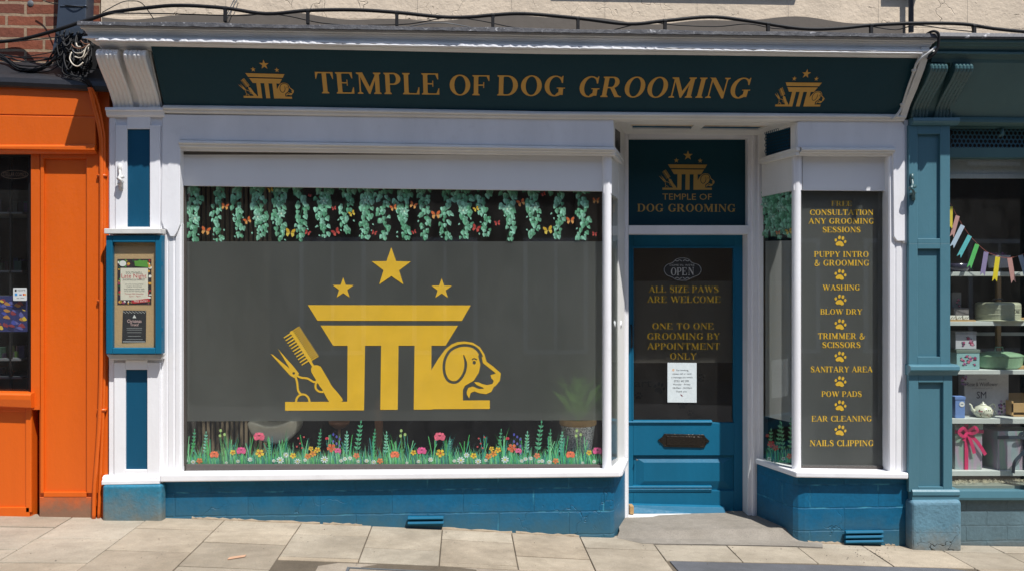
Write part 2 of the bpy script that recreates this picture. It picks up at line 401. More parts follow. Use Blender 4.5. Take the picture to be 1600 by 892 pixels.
    if ch == 'U': return .92, [('+', rc(.10, .35, .29, 1)), ('+', rc(.74, .3, .80, 1)), ('+', ell(.45, .33, .35, .35)), ('-', ell(.515, .35, .225, .29)), ('-', rc(.29, .35, .74, 1))]+foot(.10, S, 1, True)+foot(.74, T, 1, True, e=.09)
    if ch == 'W':
        return 1.36, [('+', [(.05, 1), (.27, 1), (.52, .22), (.45, -.02), (.39, -.02)]), ('+', [(.39, -.02), (.45, -.02), (.74, .92), (.68, 1), (.64, .9)]), ('+', [(.55, 1), (.78, 1), (1.0, .22), (.95, -.02), (.88, -.02)]), ('+', [(.88, -.02), (.95, -.02), (1.28, .97), (1.21, 1)])]+foot(.08, .18, 1, True, e=.06)+foot(.58, .18, 1, True, e=.05)+foot(1.2, .06, 1, True, e=.08)
    if ch == 'Y': return .90, [('+', [(.03, 1), (.27, 1), (.51, .52), (.55, .45), (.35, .42)]), ('+', [(.43, .48), (.49, .42), (.82, .97), (.74, 1)])]+stem(.345, y1=.48, t=False)+foot(.06, .18, 1, True, e=.05)+foot(.75, .05, 1, True, e=.085)
    if ch == 'Z': return .78, [('+', [(.06, 0), (.29, 0), (.72, .96), (.72, 1), (.50, 1), (.06, .04)]), ('+', rc(.08, 1-T, .72, 1)), ('+', rc(.06, 0, .74, T)), ('+', [(.08, 1), (.08, .7), (.11, .7), (.2, .95)]), ('+', [(.74, 0), (.74, .32), (.71, .32), (.6, .05)])]
    if ch == '&':
        c = spline([(.92, .50), (.78, .25), (.55, .03), (.3, 0), (.12, .18), (.2, .42), (.42, .58), (.56, .76), (.47, .95), (.32, .93), (.28, .74), (.42, .5), (.66, .16), (.92, .04)], 5)
        n = len(c); w = [.03+.055*abs(math.sin(pi*i/n*2.0)) for i in range(n)]
        out = []
        for i in range(n-1): out.append(('+', stroke(c[i:i+2], w[i:i+2])))
        return .98, out+[('+', rc(.78, .47, 1.0, .52))]
    return .34, []
GC = {}
def gl(ch):
    if ch not in GC:
        w, o = glyph(ch); GC[ch] = (w, boolean(o) if o else ([], []))
    return GC[ch]
def text(mb, s, plane, box, off=0, shear=0, gap=.07, c=None):
    """box = (pxL, py_top_left, pxR, py_bottom_left, py_bottom_right)"""
    x0, yt, x1, yb, yb2 = box
    u0, v0 = plane.uv(x0, yb); u1, v1 = plane.uv(x1, yb2); _, v2 = plane.uv(x0, yt); h = v2-v0
    W = sum((.42 if k == ' ' else gl(k)[0]+gap) for k in s)-gap
    u1 -= shear*h; x = 0
    for k in s:
        if k == ' ': x += .42; continue
        w, sh = gl(k); xx = x
        place(mb, sh, lambda a, b: plane.pt(u0+(u1-u0)*(xx+a)/W+shear*h*b, v0+(v1-v0)*(xx+a)/W+h*b, off), c)
        x += w+gap
FC = {}
def sans(mb, s, plane, px0, pyt, px1, pyb, off=0, c=None, wide=None):
    """small print in Blender's built-in face, fitted to a pixel box"""
    if s not in FC:
        cu = bpy.data.curves.new('t', 'FONT'); cu.body = s; cu.resolution_u = 2
        o = bpy.data.objects.new('t', cu); COL.objects.link(o)
        dg = bpy.context.evaluated_depsgraph_get(); me = bpy.data.meshes.new_from_object(o.evaluated_get(dg))
        FC[s] = ([(v.co.x, v.co.y) for v in me.vertices], [tuple(p.vertices) for p in me.polygons])
        bpy.data.objects.remove(o); bpy.data.curves.remove(cu); bpy.data.meshes.remove(me)
    v, f = FC[s]
    if not v: return
    xa = min(p[0] for p in v); xb = max(p[0] for p in v); ya = min(p[1] for p in v); yb = max(p[1] for p in v)
    u0, v0 = plane.uv(px0, pyb); u1, v1 = plane.uv(px1, pyt)
    place(mb, (v, f), lambda a, b: plane.pt(u0+(u1-u0)*(a-xa)/(xb-xa), v0+(v1-v0)*(b-ya)/(yb-ya), off), c)

def star(cx, cy, R, k=.40):
    return [(cx+(R if i % 2 == 0 else R*k)*sin(pi*i/5), cy-(R if i % 2 == 0 else R*k)*cos(pi*i/5)) for i in range(10)]
def logo_shape():
    o = []
    P = lambda p: o.append(('+', p)); Q = lambda p: o.append(('-', p))
    P([(838, 640), (872, 585), (905, 540), (935, 515), (965, 503), (1000, 500), (1040, 506), (1075, 528), (1097, 562), (1107, 598), (1140, 622), (1177, 655), (1172, 690), (1155, 712), (1142, 722), (1130, 745), (1105, 756), (1070, 751), (1048, 742), (1030, 750), (1022, 776), (1011, 757), (1000, 790), (840, 830), (800, 830), (800, 640)])
    Q(spline([(1080, 560), (1089, 605)], 2)+[(1152, 655), (1126, 664), (1131, 680), (1142, 692), (1135, 706), (1110, 712), (1085, 706), (1068, 698), (1045, 697), (1060, 712), (1085, 722), (1095, 729), (1070, 731), (1040, 718), (1018, 725), (1010, 745), (1011, 757), (1000, 790), (992, 786), (992, 735), (1002, 715), (1045, 690), (1070, 650), (1077, 612), (1066, 570)])
    ear = spline([(996, 568), (1006, 610), (997, 655), (972, 690), (945, 699), (917, 685), (901, 645), (903, 595), (925, 550), (960, 527), (1000, 519), (1040, 526), (1066, 545), (1083, 575)], 4)
    for i in range(len(ear)-1):
        (a, b), (c, d) = ear[i], ear[i+1]; l = math.hypot(c-a, d-b) or 1; e = 1.5/l
        w = 6.5 if i < len(ear)-8 else 7
        if i < 3: w = 3+i
        Q(stroke([(a-(c-a)*e, b-(d-b)*e), (c+(c-a)*e, d+(d-b)*e)], w))
    Q(ell(1047, 603, 8, 9, 12)); Q(stroke(spline([(1036, 589), (1047, 584), (1060, 590)], 3), 3))
    P(star(646, 147, 99)); P(star(415, 247, 53)); P(star(889, 248, 52))
    P([(246, 326), (1030, 326), (987, 401), (292, 401)]); P([(307, 424), (968, 424), (908, 521), (367, 521)])
    P([(436, 515), (520, 515), (515, 832), (434, 832)]); P([(597, 515), (681, 515), (677, 830), (593, 830)]); P([(758, 515), (840, 515), (838, 830), (754, 830)])
    P(rc(138, 790, 500, 832)); P(rc(800, 786, 1123, 828))
    # comb: handle, spine and two rows of teeth
    P(stroke(spline([(284, 632), (318, 690), (352, 745), (392, 800)], 4), [26]*6+[24, 25, 27, 29, 30, 30, 28])); P(ell(286, 634, 25, 20, 16))
    dx, dy = (275-167)/200, (622-455)/200; L = math.hypot(dx, dy)*200; ux, uy = (275-167)/L, (622-455)/L; nx, ny = uy, -ux
    P(stroke([(165, 452), (282, 635)], 6))
    for i in range(19):
        a = 2+i*9.2; x, y = 170+ux*a, 452+uy*a; P(stroke([(x, y), (x+nx*43, y+ny*43)], 2.6))
    P(stroke([(170+nx*2, 452+ny*2), (170+nx*2+ux*172, 452+ny*2+uy*172)], 3))
    for i in range(11):
        a = 6+i*15.5; x, y = 164+ux*a, 456+uy*a; P(stroke([(x, y), (x-nx*42, y-ny*42)], [4, 2.5]))
    # scissors
    P([(69, 560), (80, 564), (196, 660), (182, 676), (160, 662)]); P([(103, 534), (112, 545), (178, 620), (205, 655), (192, 668), (160, 630)]); Q(ell(179, 653, 6, 6, 10))
    P(stroke(spline([(190, 662), (215, 674), (245, 678), (275, 695), (292, 690)], 4), 5)); P(stroke(spline([(188, 670), (196, 700), (200, 735), (214, 755)], 4), 5))
    for c, a0, a1 in (((312, 715, 30, 28), 60, 250), ((222, 790, 32, 36), 178, 362)):
        e = ell(c[0], c[1], c[2], c[3], 14, a0, a1)
        for i in range(14): P(stroke([e[i], e[i+1]], 5))
    v, f = boolean(o)
    return [((x-69)/1109, (832-y)/784) for x, y in v], f
LOGO = logo_shape()
def logo(mb, plane, box, off=0):
    x0, yt, x1, yb, yb2 = box
    u0, v0 = plane.uv(x0, yb); u1, v1 = plane.uv(x1, yb2); _, v2 = plane.uv(x0, yt); h = v2-v0
    place(mb, LOGO, lambda a, b: plane.pt(u0+(u1-u0)*a, v0+(v1-v0)*a+h*b, off))
PAW = boolean([('+', spline([(.5, .50), (.72, .40), (.86, .16), (.70, .02), (.5, .08), (.30, .02), (.14, .16), (.28, .40)], 4, True)), ('+', [(.5+a*.9-b*.2, c+.0) for a, b, c in []] or ell(.10, .52, .10, .15, 14)), ('+', ell(.36, .80, .115, .18, 14)), ('+', ell(.66, .80, .115, .18, 14)), ('+', ell(.91, .52, .10, .15, 14))])
def paw(mb, plane, x0, y0, x1, y1, off=0, c=None, rot=.18):
    u0, v0 = plane.uv(x0, y1); u1, v1 = plane.uv(x1, y0)
    def fn(a, b):
        a -= .5; b -= .45; a, b = a*cos(rot)+b*sin(rot), -a*sin(rot)+b*cos(rot)
        return plane.pt(u0+(u1-u0)*(a+.5), v0+(v1-v0)*(b+.5), off)
    place(mb, PAW, fn, c)

M['blue'].node_tree.nodes['Principled BSDF'].inputs['Specular IOR Level'].default_value = .3
# ============================================================ ground
GP = [(-700, 798), (-100, 803), (0, 805), (100, 807), (200, 808), (270, 808), (450, 816), (640, 823), (800, 832), (962, 841), (1100, 843), (1240, 846), (1420, 853), (1600, 856), (1800, 859), (2400, 870)]
GX = [(X(p, 0), at(p, q, 0).z) for p, q in GP]
def gz(x):
    if x <= GX[0][0]: return GX[0][1]
    for (a, za), (b, zb) in zip(GX, GX[1:]):
        if x <= b: return za+(zb-za)*(x-a)/(b-a)
    return GX[-1][1]
def groundmat(name, c, sc, var, bstr, rough=.85, spots=0, stain=0):
    m, nt, b, out = newmat(name)
    a = N(nt, 'ShaderNodeAttribute', attribute_name='Col')
    n1 = noise(nt, 4, 6); n2 = noise(nt, sc, 4, rough=.7); n3 = noise(nt, 17, 5)
    col = mix(nt, n1, scalec(c, 1-var), scalec(c, 1+var))
    col = mix(nt, .55, col, ramp(nt, n2, .3, .7, (.5, .5, .5, 1), (1.25, 1.25, 1.25, 1)), 'MULTIPLY')
    col = mix(nt, .4, col, ramp(nt, n3, .3, .7, (.75, .75, .75, 1), (1.1, 1.1, 1.1, 1)), 'MULTIPLY')
    col = mix(nt, 1, col, a.outputs[0], 'MULTIPLY')
    col = mix(nt, .8, col, ramp(nt, noise(nt, 2.1, 7, (1, 1, 1), .68), .38, .60, (.80, .78, .74, 1), (1.03, 1.02, 1, 1)), 'MULTIPLY')
    if stain: col = mix(nt, ramp(nt, noise(nt, 28, 3), .68, .76, (0, 0, 0, 1), (stain,)*3+(1,)), col, (.06, .05, .04, 1))
    nt.links.new(col, b.inputs['Base Color']); b.inputs['Roughness'].default_value = rough
    bump(nt, b, math_(nt, 'ADD', n2, n3), bstr, .004)
    return m
M['slab'] = groundmat('concrete_paving', (.395, .340, .262, 1), 170, .24, .6, stain=.6)
M['joint'] = groundmat('sandy_joint', (.13, .105, .075, 1), 120, .2, .8)
M['stone'] = groundmat('doorstep_stone', (.27, .245, .21, 1), 130, .12, .4, stain=.35)
M['asphalt'] = groundmat('asphalt', (.115, .12, .135, 1), 230, .15, .9)
M['gravel'] = groundmat('gravelly_mortar', (.34, .29, .23, 1), 190, .30, 1.0, stain=.7)

def gsheet(mb, x0, x1, y0, y1, dz, n=24):
    for i in range(n):
        a = x0+(x1-x0)*i/n; b = x0+(x1-x0)*(i+1)/n
        mb.add([(a, y0, gz(a)+dz), (b, y0, gz(b)+dz), (b, y1, gz(b)+dz), (a, y1, gz(a)+dz)], [(0, 1, 2, 3)], (1, 1, 1, 1))
gb = MB(); gb.flat = True; gsheet(gb, -9, 9, -2.35, .75, -.007, 90); struct(gb.build('pavement_bed', M['joint']))
pv = MB()
colx = [113, 233, 351, 471, 581, 691, 799, 906, 1016, 1127, 1236, 1345, 1463, 1554, 1660]
yref = [815, 816, 817, 820, 822, 826, 832, 838, 850, 852, 853, 857, 857, 857, 857]
cx = [X(p, 0) for p in colx]
cx = [cx[0]-.47*k for k in range(14, 0, -1)]+cx+[cx[-1]+.455*k for k in range(1, 11)]
off0 = 14
rnd = random.Random(3)
for i in range(len(cx)-1):
    a, b = cx[i]+.003, cx[i+1]-.003; k = i-off0
    right = k >= 8
    ys = [.06]
    if right: ys = [-.115, -.46]; y = -.46
    else: y = (-.245 if k % 2 == 1 else -.48)+rnd.uniform(-.012, .012); ys.append(y)
    if right and cx[i] < X(1480, -.46):
        y = -.95-.455*(i % 2)*.5; ys2 = [y]
    else: ys2 = []
    seq = [(ys[0], ys[1])]
    if right and cx[i] > X(1480, -.46) and False: pass
    start = y
    if ys2: start = y
    while start > -2.2:
        seq.append((start, max(start-.455, -2.2))); start -= .455
    if right and k >= 10: seq.append((.06, -.115))
    for (t, e) in seq:
        if t-e < .05: continue
        if k >= 3 and k <= 7 and t < -.3 and e < -.80 and t > -.9:
            e2 = max(e, -.76)
            if t-e2 > .05: e = e2
            else: continue
        dz = rnd.uniform(-.0015, .0015); tl = rnd.uniform(-.002, .002); c = rnd.uniform(.84, 1.08); w = rnd.uniform(-.03, .04)
        col = (c*(1+w), c, c*(1-w), 1); g = .0058
        A = [(a, e+g, gz(a)-.04), (b, e+g, gz(b)-.04), (b, t-g, gz(b)-.04), (a, t-g, gz(a)-.04)]
        B = [(a, e+g, gz(a)+dz-tl), (b, e+g, gz(b)+dz), (b, t-g, gz(b)+dz), (a, t-g, gz(a)+dz+tl)]
        pv.loft(A, B, col)
struct(pv.build('pavement', M['slab'], bevel=.004))
sp = MB(); sp.flat = True
xa, xb = X(1046, -.46), X(1500, -.46)
sp_pts = [(xa, -.465), (xb-.08, -.465), (xb+.25, -.62), (xb+.5, -.94), (xa+.02, -.94)]
sp.prism([(x, y, gz(x)+.001) for x, y in sp_pts], (0, 0, -.03), (1, 1, 1, 1)); struct(sp.build('asphalt_patch', M['asphalt'], bevel=.003))
gq = MB(); gxa, gxb = X(500, -.78), X(1012, -.78)
gq.prism([(gxa, -.84, gz(gxa)-.004), (gxa+.1, -.775, gz(gxa+.1)-.004), (gxb-.5, -.74, gz(gxb-.5)-.004), (gxb, -.80, gz(gxb)-.004), (gxb, -1.5, gz(gxb)-.004), (gxa, -1.5, gz(gxa)-.004)], (0, 0, -.03), (1, 1, 1, 1))
struct(gq.build('mortar_patch', M['gravel']))
# a recessed utility cover let into that mortar
ua, ub = X(541, -.9), X(900, -.9); t = thing('utility_cover', 'long grey recessed utility cover set in gravelly mortar at the bottom of the pavement', 'utility cover', (ua, -.86, gz(ua)))
m = MB()
for (x0, x1, y0, y1) in ((ua, ub, -.875, -.86), (ua, ub, -1.3, -1.285), (ua, ua+.015, -1.285, -.875), (ub-.015, ub, -1.285, -.875)):
    m.hexa([(x0, y0, gz(x0)-.02), (x1, y0, gz(x1)-.02), (x1, y1, gz(x1)-.02), (x0, y1, gz(x0)-.02)], [(x0, y0, gz(x0)+.003), (x1, y0, gz(x1)+.003), (x1, y1, gz(x1)+.003), (x0, y1, gz(x0)+.003)])
m.build('frame', M['lead'], t)
m = MB(); m.prism([(ua+.017, -.877, gz(ua)-.002), (ub-.017, -.877, gz(ub)-.002), (ub-.017, -1.283, gz(ub)-.002), (ua+.017, -1.283, gz(ua)-.002)], (0, 0, -.015), (1, 1, 1, 1)); m.build('tray', M['gravel'], t)
# doorstep
ds = MB(); zs = EYE-1.634
rows = [[(X(1003, -.11), -.115), (X(1285, -.11), -.115)], [(X(964, -.0), .0), (X(1285, 0), .0)], [(X(968, .1), .10), (X(1236, .1), .10)], [(X(972, .42), .66), (X(1190, .42), .66)]]
zz = [lambda x: gz(x)+.005, lambda x: gz(x)+.006, lambda x: zs+.001, lambda x: zs+.006]
for (r0, f0), (r1, f1) in zip(zip(rows, zz), zip(rows[1:], zz[1:])):
    for k in range(6):
        L0 = [(r0[0][0]+(r0[1][0]-r0[0][0])*q/6, r0[0][1]) for q in (k, k+1)]; L1 = [(r1[0][0]+(r1[1][0]-r1[0][0])*q/6, r1[0][1]) for q in (k, k+1)]
        ds.add([(L0[0][0], L0[0][1], f0(L0[0][0])), (L0[1][0], L0[1][1], f0(L0[1][0])), (L1[1][0], L1[1][1], f1(L1[1][0])), (L1[0][0], L1[0][1], f1(L1[0][0]))], [(0, 1, 2, 3)], (1, 1, 1, 1))
xx0, xx1 = rows[0][0][0], rows[0][1][0]; ds.flat = True
ds.add([(xx0, -.115, gz(xx0)-.05), (xx1, -.115, gz(xx1)-.05), (xx1, -.115, gz(xx1)+.005), (xx0, -.115, gz(xx0)+.005)], [(0, 1, 2, 3)], (1, 1, 1, 1))
tag(ds.build('doorstep', M['stone']), 'worn grey stone step in front of the blue door', 'doorstep')
# kerb, road and far side of the street
kb = MB()
for i in range(20):
    a = -9+.9*i
    kb.hexa([(a+.003, -2.33, gz(a)-.2), (a+.897, -2.33, gz(a+.9)-.2), (a+.897, -2.21, gz(a+.9)-.2), (a+.003, -2.21, gz(a)-.2)], [(a+.003, -2.33, gz(a)), (a+.897, -2.33, gz(a+.9)), (a+.897, -2.21, gz(a+.9)), (a+.003, -2.21, gz(a))], (.9, .9, .95, 1))
struct(kb.build('kerb', M['stone'], bevel=.01))
rd = MB(); rd.flat = True
for (x0, x1) in ((-200, -9), (-9, 9), (9, 200)):
    za, zb = gz(x0)-.13, gz(x1)-.13
    rd.add([(x0, -200, za), (x1, -200, zb), (x1, -2.3, zb), (x0, -2.3, za)], [(0, 1, 2, 3)], (.75, .75, .75, 1))
for (x0, x1) in ((-200, -9), (9, 200)):
    za, zb = gz(x0)-.13, gz(x1)-.13
    rd.add([(x0, -2.3, za), (x1, -2.3, zb), (x1, 60, zb), (x0, 60, za)], [(0, 1, 2, 3)], (.75, .75, .75, 1))
rd.add([(-9, .75, gz(-9)-.13), (9, .75, gz(9)-.13), (9, 60, gz(9)-.13), (-9, 60, gz(-9)-.13)], [(0, 1, 2, 3)], (.75, .75, .75, 1))
struct(rd.build('road', M['asphalt']))

# the terrace across the street, which the shop glass mirrors
M['farbrick'] = brickmat('brown_terrace_brick', (.13, .062, .040, 1), .236, .0765, .009, (.15, .12, .10, 1), (.10, .05, .035, 1), bstr=.6, rough=.9)
M['farglass'] = plain('dark_far_window', (.02, .022, .025, 1), .2)
for k, (x0, x1, h) in enumerate(((-22, -13.2, 7.6), (-13.2, -4.6, 7.0), (-4.6, 3.9, 7.8), (3.9, 12.4, 7.1), (12.4, 22, 7.5))):
    t = thing('terrace_house', ('brown brick terrace house across the street, %s' % ('first from the far corner', 'second from the far corner', 'directly opposite the display window', 'opposite the blue door', 'last before the far bend')[k]), 'house', ((x0+x1)/2, -10.6, 0))
    m = MB(); m.box(x0+.002, x1-.002, -16, -10.6, -1.2, h); m.build('wall', M['farbrick'], t)
    m = MB(); m.prism([(x0, -10.3, h), (x0, -16.2, h), (x0, -13.2, h+1.6)], (x1-x0-.004, 0, 0)); m.build('roof', M['slate'], t)
    for wx in (x0+1.6, (x0+x1)/2-.6, x1-2.8):
        for z0, z1 in ((.35, 2.5), (3.9, 5.5)):
            m = MB(); m.box(wx, wx+1.2, -10.64, -10.56, z0, z1); f = m.build('window', M['white'], t)
            m = MB(); m.box(wx+.08, wx+.57, -10.60, -10.55, z0+.08, z1-.08); m.box(wx+.63, wx+1.12, -10.60, -10.55, z0+.08, z1-.08); m.build('pane', M['farglass'], f)

# ============================================================ walls above the shops
def wallmat_cream():
    m, nt, b, out = newmat('cream_painted_masonry')
    n1 = noise(nt, 5, 6, (1, 1, 1), .65); n2 = noise(nt, 38, 4)
    g = N(nt, 'ShaderNodeNewGeometry'); sp = N(nt, 'ShaderNodeSeparateXYZ'); nt.links.new(g.outputs['Position'], sp.inputs[0])
    cb = N(nt, 'ShaderNodeCombineXYZ'); nt.links.new(sp.outputs[0], cb.inputs[0]); nt.links.new(sp.outputs[2], cb.inputs[1])
    br = N(nt, 'ShaderNodeTexBrick'); nt.links.new(cb.outputs[0], br.inputs['Vector'])
    for k, v in (('Scale', 1), ('Brick Width', .62), ('Row Height', .21), ('Mortar Size', .006), ('Mortar Smooth', .3), ('Bias', 0)): br.inputs[k].default_value = v
    c = (.68, .56, .42, 1)
    col = mix(nt, ramp(nt, n1, .3, .7), scalec(c, .86), scalec(c, 1.06))
    vo = N(nt, 'ShaderNodeTexVoronoi', feature='DISTANCE_TO_EDGE'); vo.inputs['Scale'].default_value = 4.2
    vm = N(nt, 'ShaderNodeVectorMath', operation='MULTIPLY_ADD'); dn = N(nt, 'ShaderNodeTexNoise'); dn.inputs['Scale'].default_value = 6; nt.links.new(g.outputs['Position'], dn.inputs['Vector'])
    nt.links.new(dn.outputs['Color'], vm.inputs[0]); vm.inputs[1].default_value = (.3, .3, .3); nt.links.new(g.outputs['Position'], vm.inputs[2]); nt.links.new(vm.outputs[0], vo.inputs['Vector'])
    cr = math_(nt, 'MULTIPLY', ramp(nt, vo.outputs['Distance'], 0, .009, (1, 1, 1, 1), (0, 0, 0, 1)), ramp(nt, noise(nt, 1.9, 2), .5, .58))
    col = mix(nt, math_(nt, 'MULTIPLY', cr, .4), col, (.30, .23, .16, 1))
    pt = ramp(nt, noise(nt, 7, 6, (1, 1, 2.2), .75), .64, .70)
    col = mix(nt, math_(nt, 'MULTIPLY', pt, .5), col, (.32, .26, .19, 1))
    nt.links.new(col, b.inputs['Base Color']); b.inputs['Roughness'].default_value = .75
    h = math_(nt, 'ADD', math_(nt, 'MULTIPLY', n2, .3), math_(nt, 'MULTIPLY', math_(nt, 'SUBTRACT', 1, br.outputs['Fac']), .5))
    h = math_(nt, 'SUBTRACT', h, math_(nt, 'MULTIPLY', cr, .9)); h = math_(nt, 'SUBTRACT', h, math_(nt, 'MULTIPLY', pt, .7))
    h = math_(nt, 'ADD', h, n1)
    bump(nt, b, h, .8, .012); return m
M['creamwall'] = wallmat_cream()
M['redbrick'] = brickmat('weathered_red_brick', (.27, .075, .035, 1), .236, .0765, .009, (.36, .25, .16, 1), (.17, .050, .028, 1), bstr=.9, rough=.85, off=.5)
xl, xw = X(158, .08), X(1750, .08)
zc = Zx(0, .08, 189)
m = MB(); m.box(xl, xw+2.2, .08, .30, zc, EYE+4.2); uw = m.build('upper_wall', M['creamwall'])
tag(uw, 'cream painted masonry wall with cracked flaking patches above the white cornice', 'wall')
m = MB()
for a, b in ((868, 1252), (1388, 1440)):
    m.box(X(a, .03), X(b, .03), .035, .082, Zx(0, .03, -26), Zx(0, .03, -60))
m.build('window_sill', M['stone'], uw, bevel=.004)
m = MB(); m.box(X(-900, .1), xl-.003, .10, .30, Zx(0, .1, 150), EYE+4.2); bw = m.build('brick_wall', M['redbrick'])
tag(bw, 'weathered red brick wall above the orange shop with pale mortar', 'wall')
m = MB(); p = at(48, 6, .1); m.add([], []); m.lathe([(.001, 0), (.018, 0), (.02, .003), (.012, .006), (.001, .008)], (0, 0, 0), 14)
m.v = [(p.x+a, .10-c, p.z+b) for a, b, c in m.v]; o = m.build('wall_stud', M['lead'], bw)

# ============================================================ the dog groomer's shopfront
SHOP = thing('grooming_shopfront', 'white and petrol blue dog grooming shopfront with gold lettering and a recessed door', 'shopfront', (0, 0, 0))
def hsweep(mb, pxs, prof, back, Yr=0.0, mitre=(0, 0), YL=None, jag=0):
    rows = []
    n = len(pxs)
    for k, px in enumerate(pxs):
        r = []
        for pys, Y in prof:
            x = X(px, Yr)
            if k == 0: x += mitre[0]*(Y-Yr)
            if k == n-1: x += mitre[1]*(Y-Yr)
            r.append(Vector((x, Y, Zx(x, Y, pys[k] if isinstance(pys, (list, tuple)) else pys))))
        r += [Vector((r[-1].x, back, r[-1].z)), Vector((r[0].x, back, r[0].z))]
        rows.append(r)
    for a, b in zip(rows, rows[1:]): mb.loft(a, b, cap=False)
    q = len(rows[0])
    mb.add(rows[0], [tuple(range(q))]); mb.add(rows[-1], [tuple(range(q))])
    return mb
C3 = [126, 480, 850, 1150, 1463]
def cl(a, b, c): return [a, a+(b-a)*.5, b, b+(c-b)*.5, c]
# cornice: crown moulding, bead and cove
m = MB()
prof = [(cl(40, 52, 60), -.348), (cl(44, 56, 64.5), -.348), (cl(44.5, 56.5, 65), -.338), (cl(47.5, 60, 68), -.336), (cl(48, 60.6, 68.6), -.328), (cl(53, 65.2, 73.5), -.322), (cl(53.6, 65.8, 74.2), -.316), (cl(57, 69.8, 77.8), -.316),
        (cl(57.6, 70.4, 78.4), -.337), (cl(60.5, 73.3, 81.3), -.339), (cl(61.2, 74.2, 82), -.322), (cl(65, 78, 86), -.300), (cl(66, 79, 87), -.300), (cl(72, 85, 92), -.275), (cl(73, 86.5, 93.5), -.262), (cl(77, 91, 97), -.255)]
hsweep(m, C3, prof, .08, Yr=-.345, mitre=(1, -1))
m.build('cornice', M['cream'], SHOP, bevel=.0015)
m = MB(); rb = random.Random(41); V = []; g_ = 0; xq0, xq1 = X(150, -.33), X(1440, -.33)
for i in range(420):
    f = i/419; x = xq0+(xq1-xq0)*f; px = 150+1290*f; py = 57.5+.0175*(px-130) if px < 850 else 70.4+(px-850)*8/613
    if i % 5 == 0: g_ = rb.uniform(-1, 1)
    amt = (1 if px < 480 or 700 < px < 1010 else .45 if px < 1200 else .2); h = (abs(sin(i*.42+g_))*.5+rb.random()*.3)*amt
    Yf = -.3365-.015*h; zc_ = Zx(x, -.34, py+4.8-4.0*h); zb_ = Zx(x, -.34, py+5.4)
    V.append([(x, -.325, zc_+.002), (x, Yf, zc_), (x, Yf-.001, zb_), (x, -.325, zb_-.003)])
for a, b in zip(V, V[1:]): m.loft(a, b, cap=False)
m.build('paint_bead', M['white'], SHOP)
# wavy lead flashing over it
m = MB(); rr = random.Random(5); nn = 170; xs0, xs1 = X(122, -.36), X(1466, -.36); V = []; jx = 0
for i in range(nn+1):
    x = xs0+(xs1-xs0)*i/nn; f = i/nn; py = 38.5+(53-38.5)*min(1, f/.55)*1 if f < .55 else 51.5+(58-51.5)*(f-.55)/.45
    py = cl(38, 50, 58)[0]+(50-38)*f/.54 if f < .54 else 50+(58-50)*(f-.54)/.46
    j = rr.uniform(-.5, .5); jx = jx*.6+j*.4; Y = -.376+jx*.010; zb = Zx(x, -.36, py+3.2+rr.uniform(-1, 1)*.5)
    zt = Zx(x, -.36, py-3.5+sin(i*.21)*.8)
    V.append([(x, Y+.004, zb), (x, Y, zb+.004), (x, Y+rr.uniform(0, .003), zt), (x, Y+.02, zt+.006), (x, .079, zt+.05), (x, .079, zt+.045), (x, Y+.02, zt-.002), (x, Y+.006, zb+.003)])
for a, b in zip(V, V[1:]): m.loft(a, b, cap=False)
def leadmat():
    mm, nt, b, out = newmat('weathered_lead_with_white_paint'); n = noise(nt, 16, 6, (1, 1, 1.6), .7); n2 = noise(nt, 60, 3)
    col = mix(nt, n2, (.045, .045, .05, 1), (.12, .12, .13, 1)); col = mix(nt, ramp(nt, n, .60, .68), col, (.55, .55, .56, 1))
    nt.links.new(col, b.inputs['Base Color']); b.inputs['Roughness'].default_value = .6; bump(nt, b, math_(nt, 'ADD', n, n2), .5, .006); return mm
M['leadw'] = leadmat()
m.build('lead_flashing', M['leadw'], SHOP)
m = MB(); V = []  # wavy brown-grey strip painted as the shadow on the wall under the cable
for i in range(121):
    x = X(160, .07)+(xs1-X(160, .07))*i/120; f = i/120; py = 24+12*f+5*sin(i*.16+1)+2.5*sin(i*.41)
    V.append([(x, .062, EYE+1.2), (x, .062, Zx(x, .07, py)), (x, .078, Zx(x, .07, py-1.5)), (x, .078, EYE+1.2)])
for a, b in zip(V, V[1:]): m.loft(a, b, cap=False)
M['shade_grit'] = plain('brown_grey_shade_and_grit', (.13, .11, .09, 1), .8, 0, .4, 18)
m.build('painted_shade_strip', M['shade_grit'], SHOP)

# tilted fascia sign
sb = at(850, 175, -.035); stp = at(850, 90, -.262)
SGN = Plane(sb, (1, 0, (at(1403, 179, -.035).z-at(258, 165, -.035).z)/(X(1403, -.035)-X(258, -.035))), (0, stp.y-sb.y, stp.z-sb.z))
xL, xR = X(257, -.035), X(1404, -.035)
uL = (xL-sb.x); uR = (xR-sb.x); _, vb = SGN.uv(850, 176.5); _, vt = SGN.uv(850, 88)
m = MB(); q = [SGN.pt(uL, vb-.02), SGN.pt(uR, vb-.02), SGN.pt(uR, vt+.02), SGN.pt(uL, vt+.02)]
m.prism(q, SGN.N*-.02); FS = m.build('fascia_sign', M['fascia'], SHOP)
def lett(mat, par, pl, off, items, shear=0):
    for s_, x0, yt, x1, yb, yb2 in items:
        m = MB(); m.flat = True; text(m, s_, pl, (x0, yt, x1, yb, yb2), off, shear); m.build('lettering', mat, par)
lett(M['signgold'], FS, SGN, .003, [('TEMPLE', 494, 113, 688, 146.5, 148.5), ('OF', 702, 117.5, 765, 149, 149.5), ('DOG', 777, 118, 883, 149.5, 150.5)])
lett(M['signgold'], FS, SGN, .003, [('GROOMING', 902, 119.5, 1172, 151.5, 153.5)], .08)
for b in ((376, 93, 461, 153.5, 155.5), (1206, 107, 1285, 166, 166.5)):
    m = MB(); m.flat = True; logo(m, SGN, b, .003); m.build('logo', M['signgold'], FS)
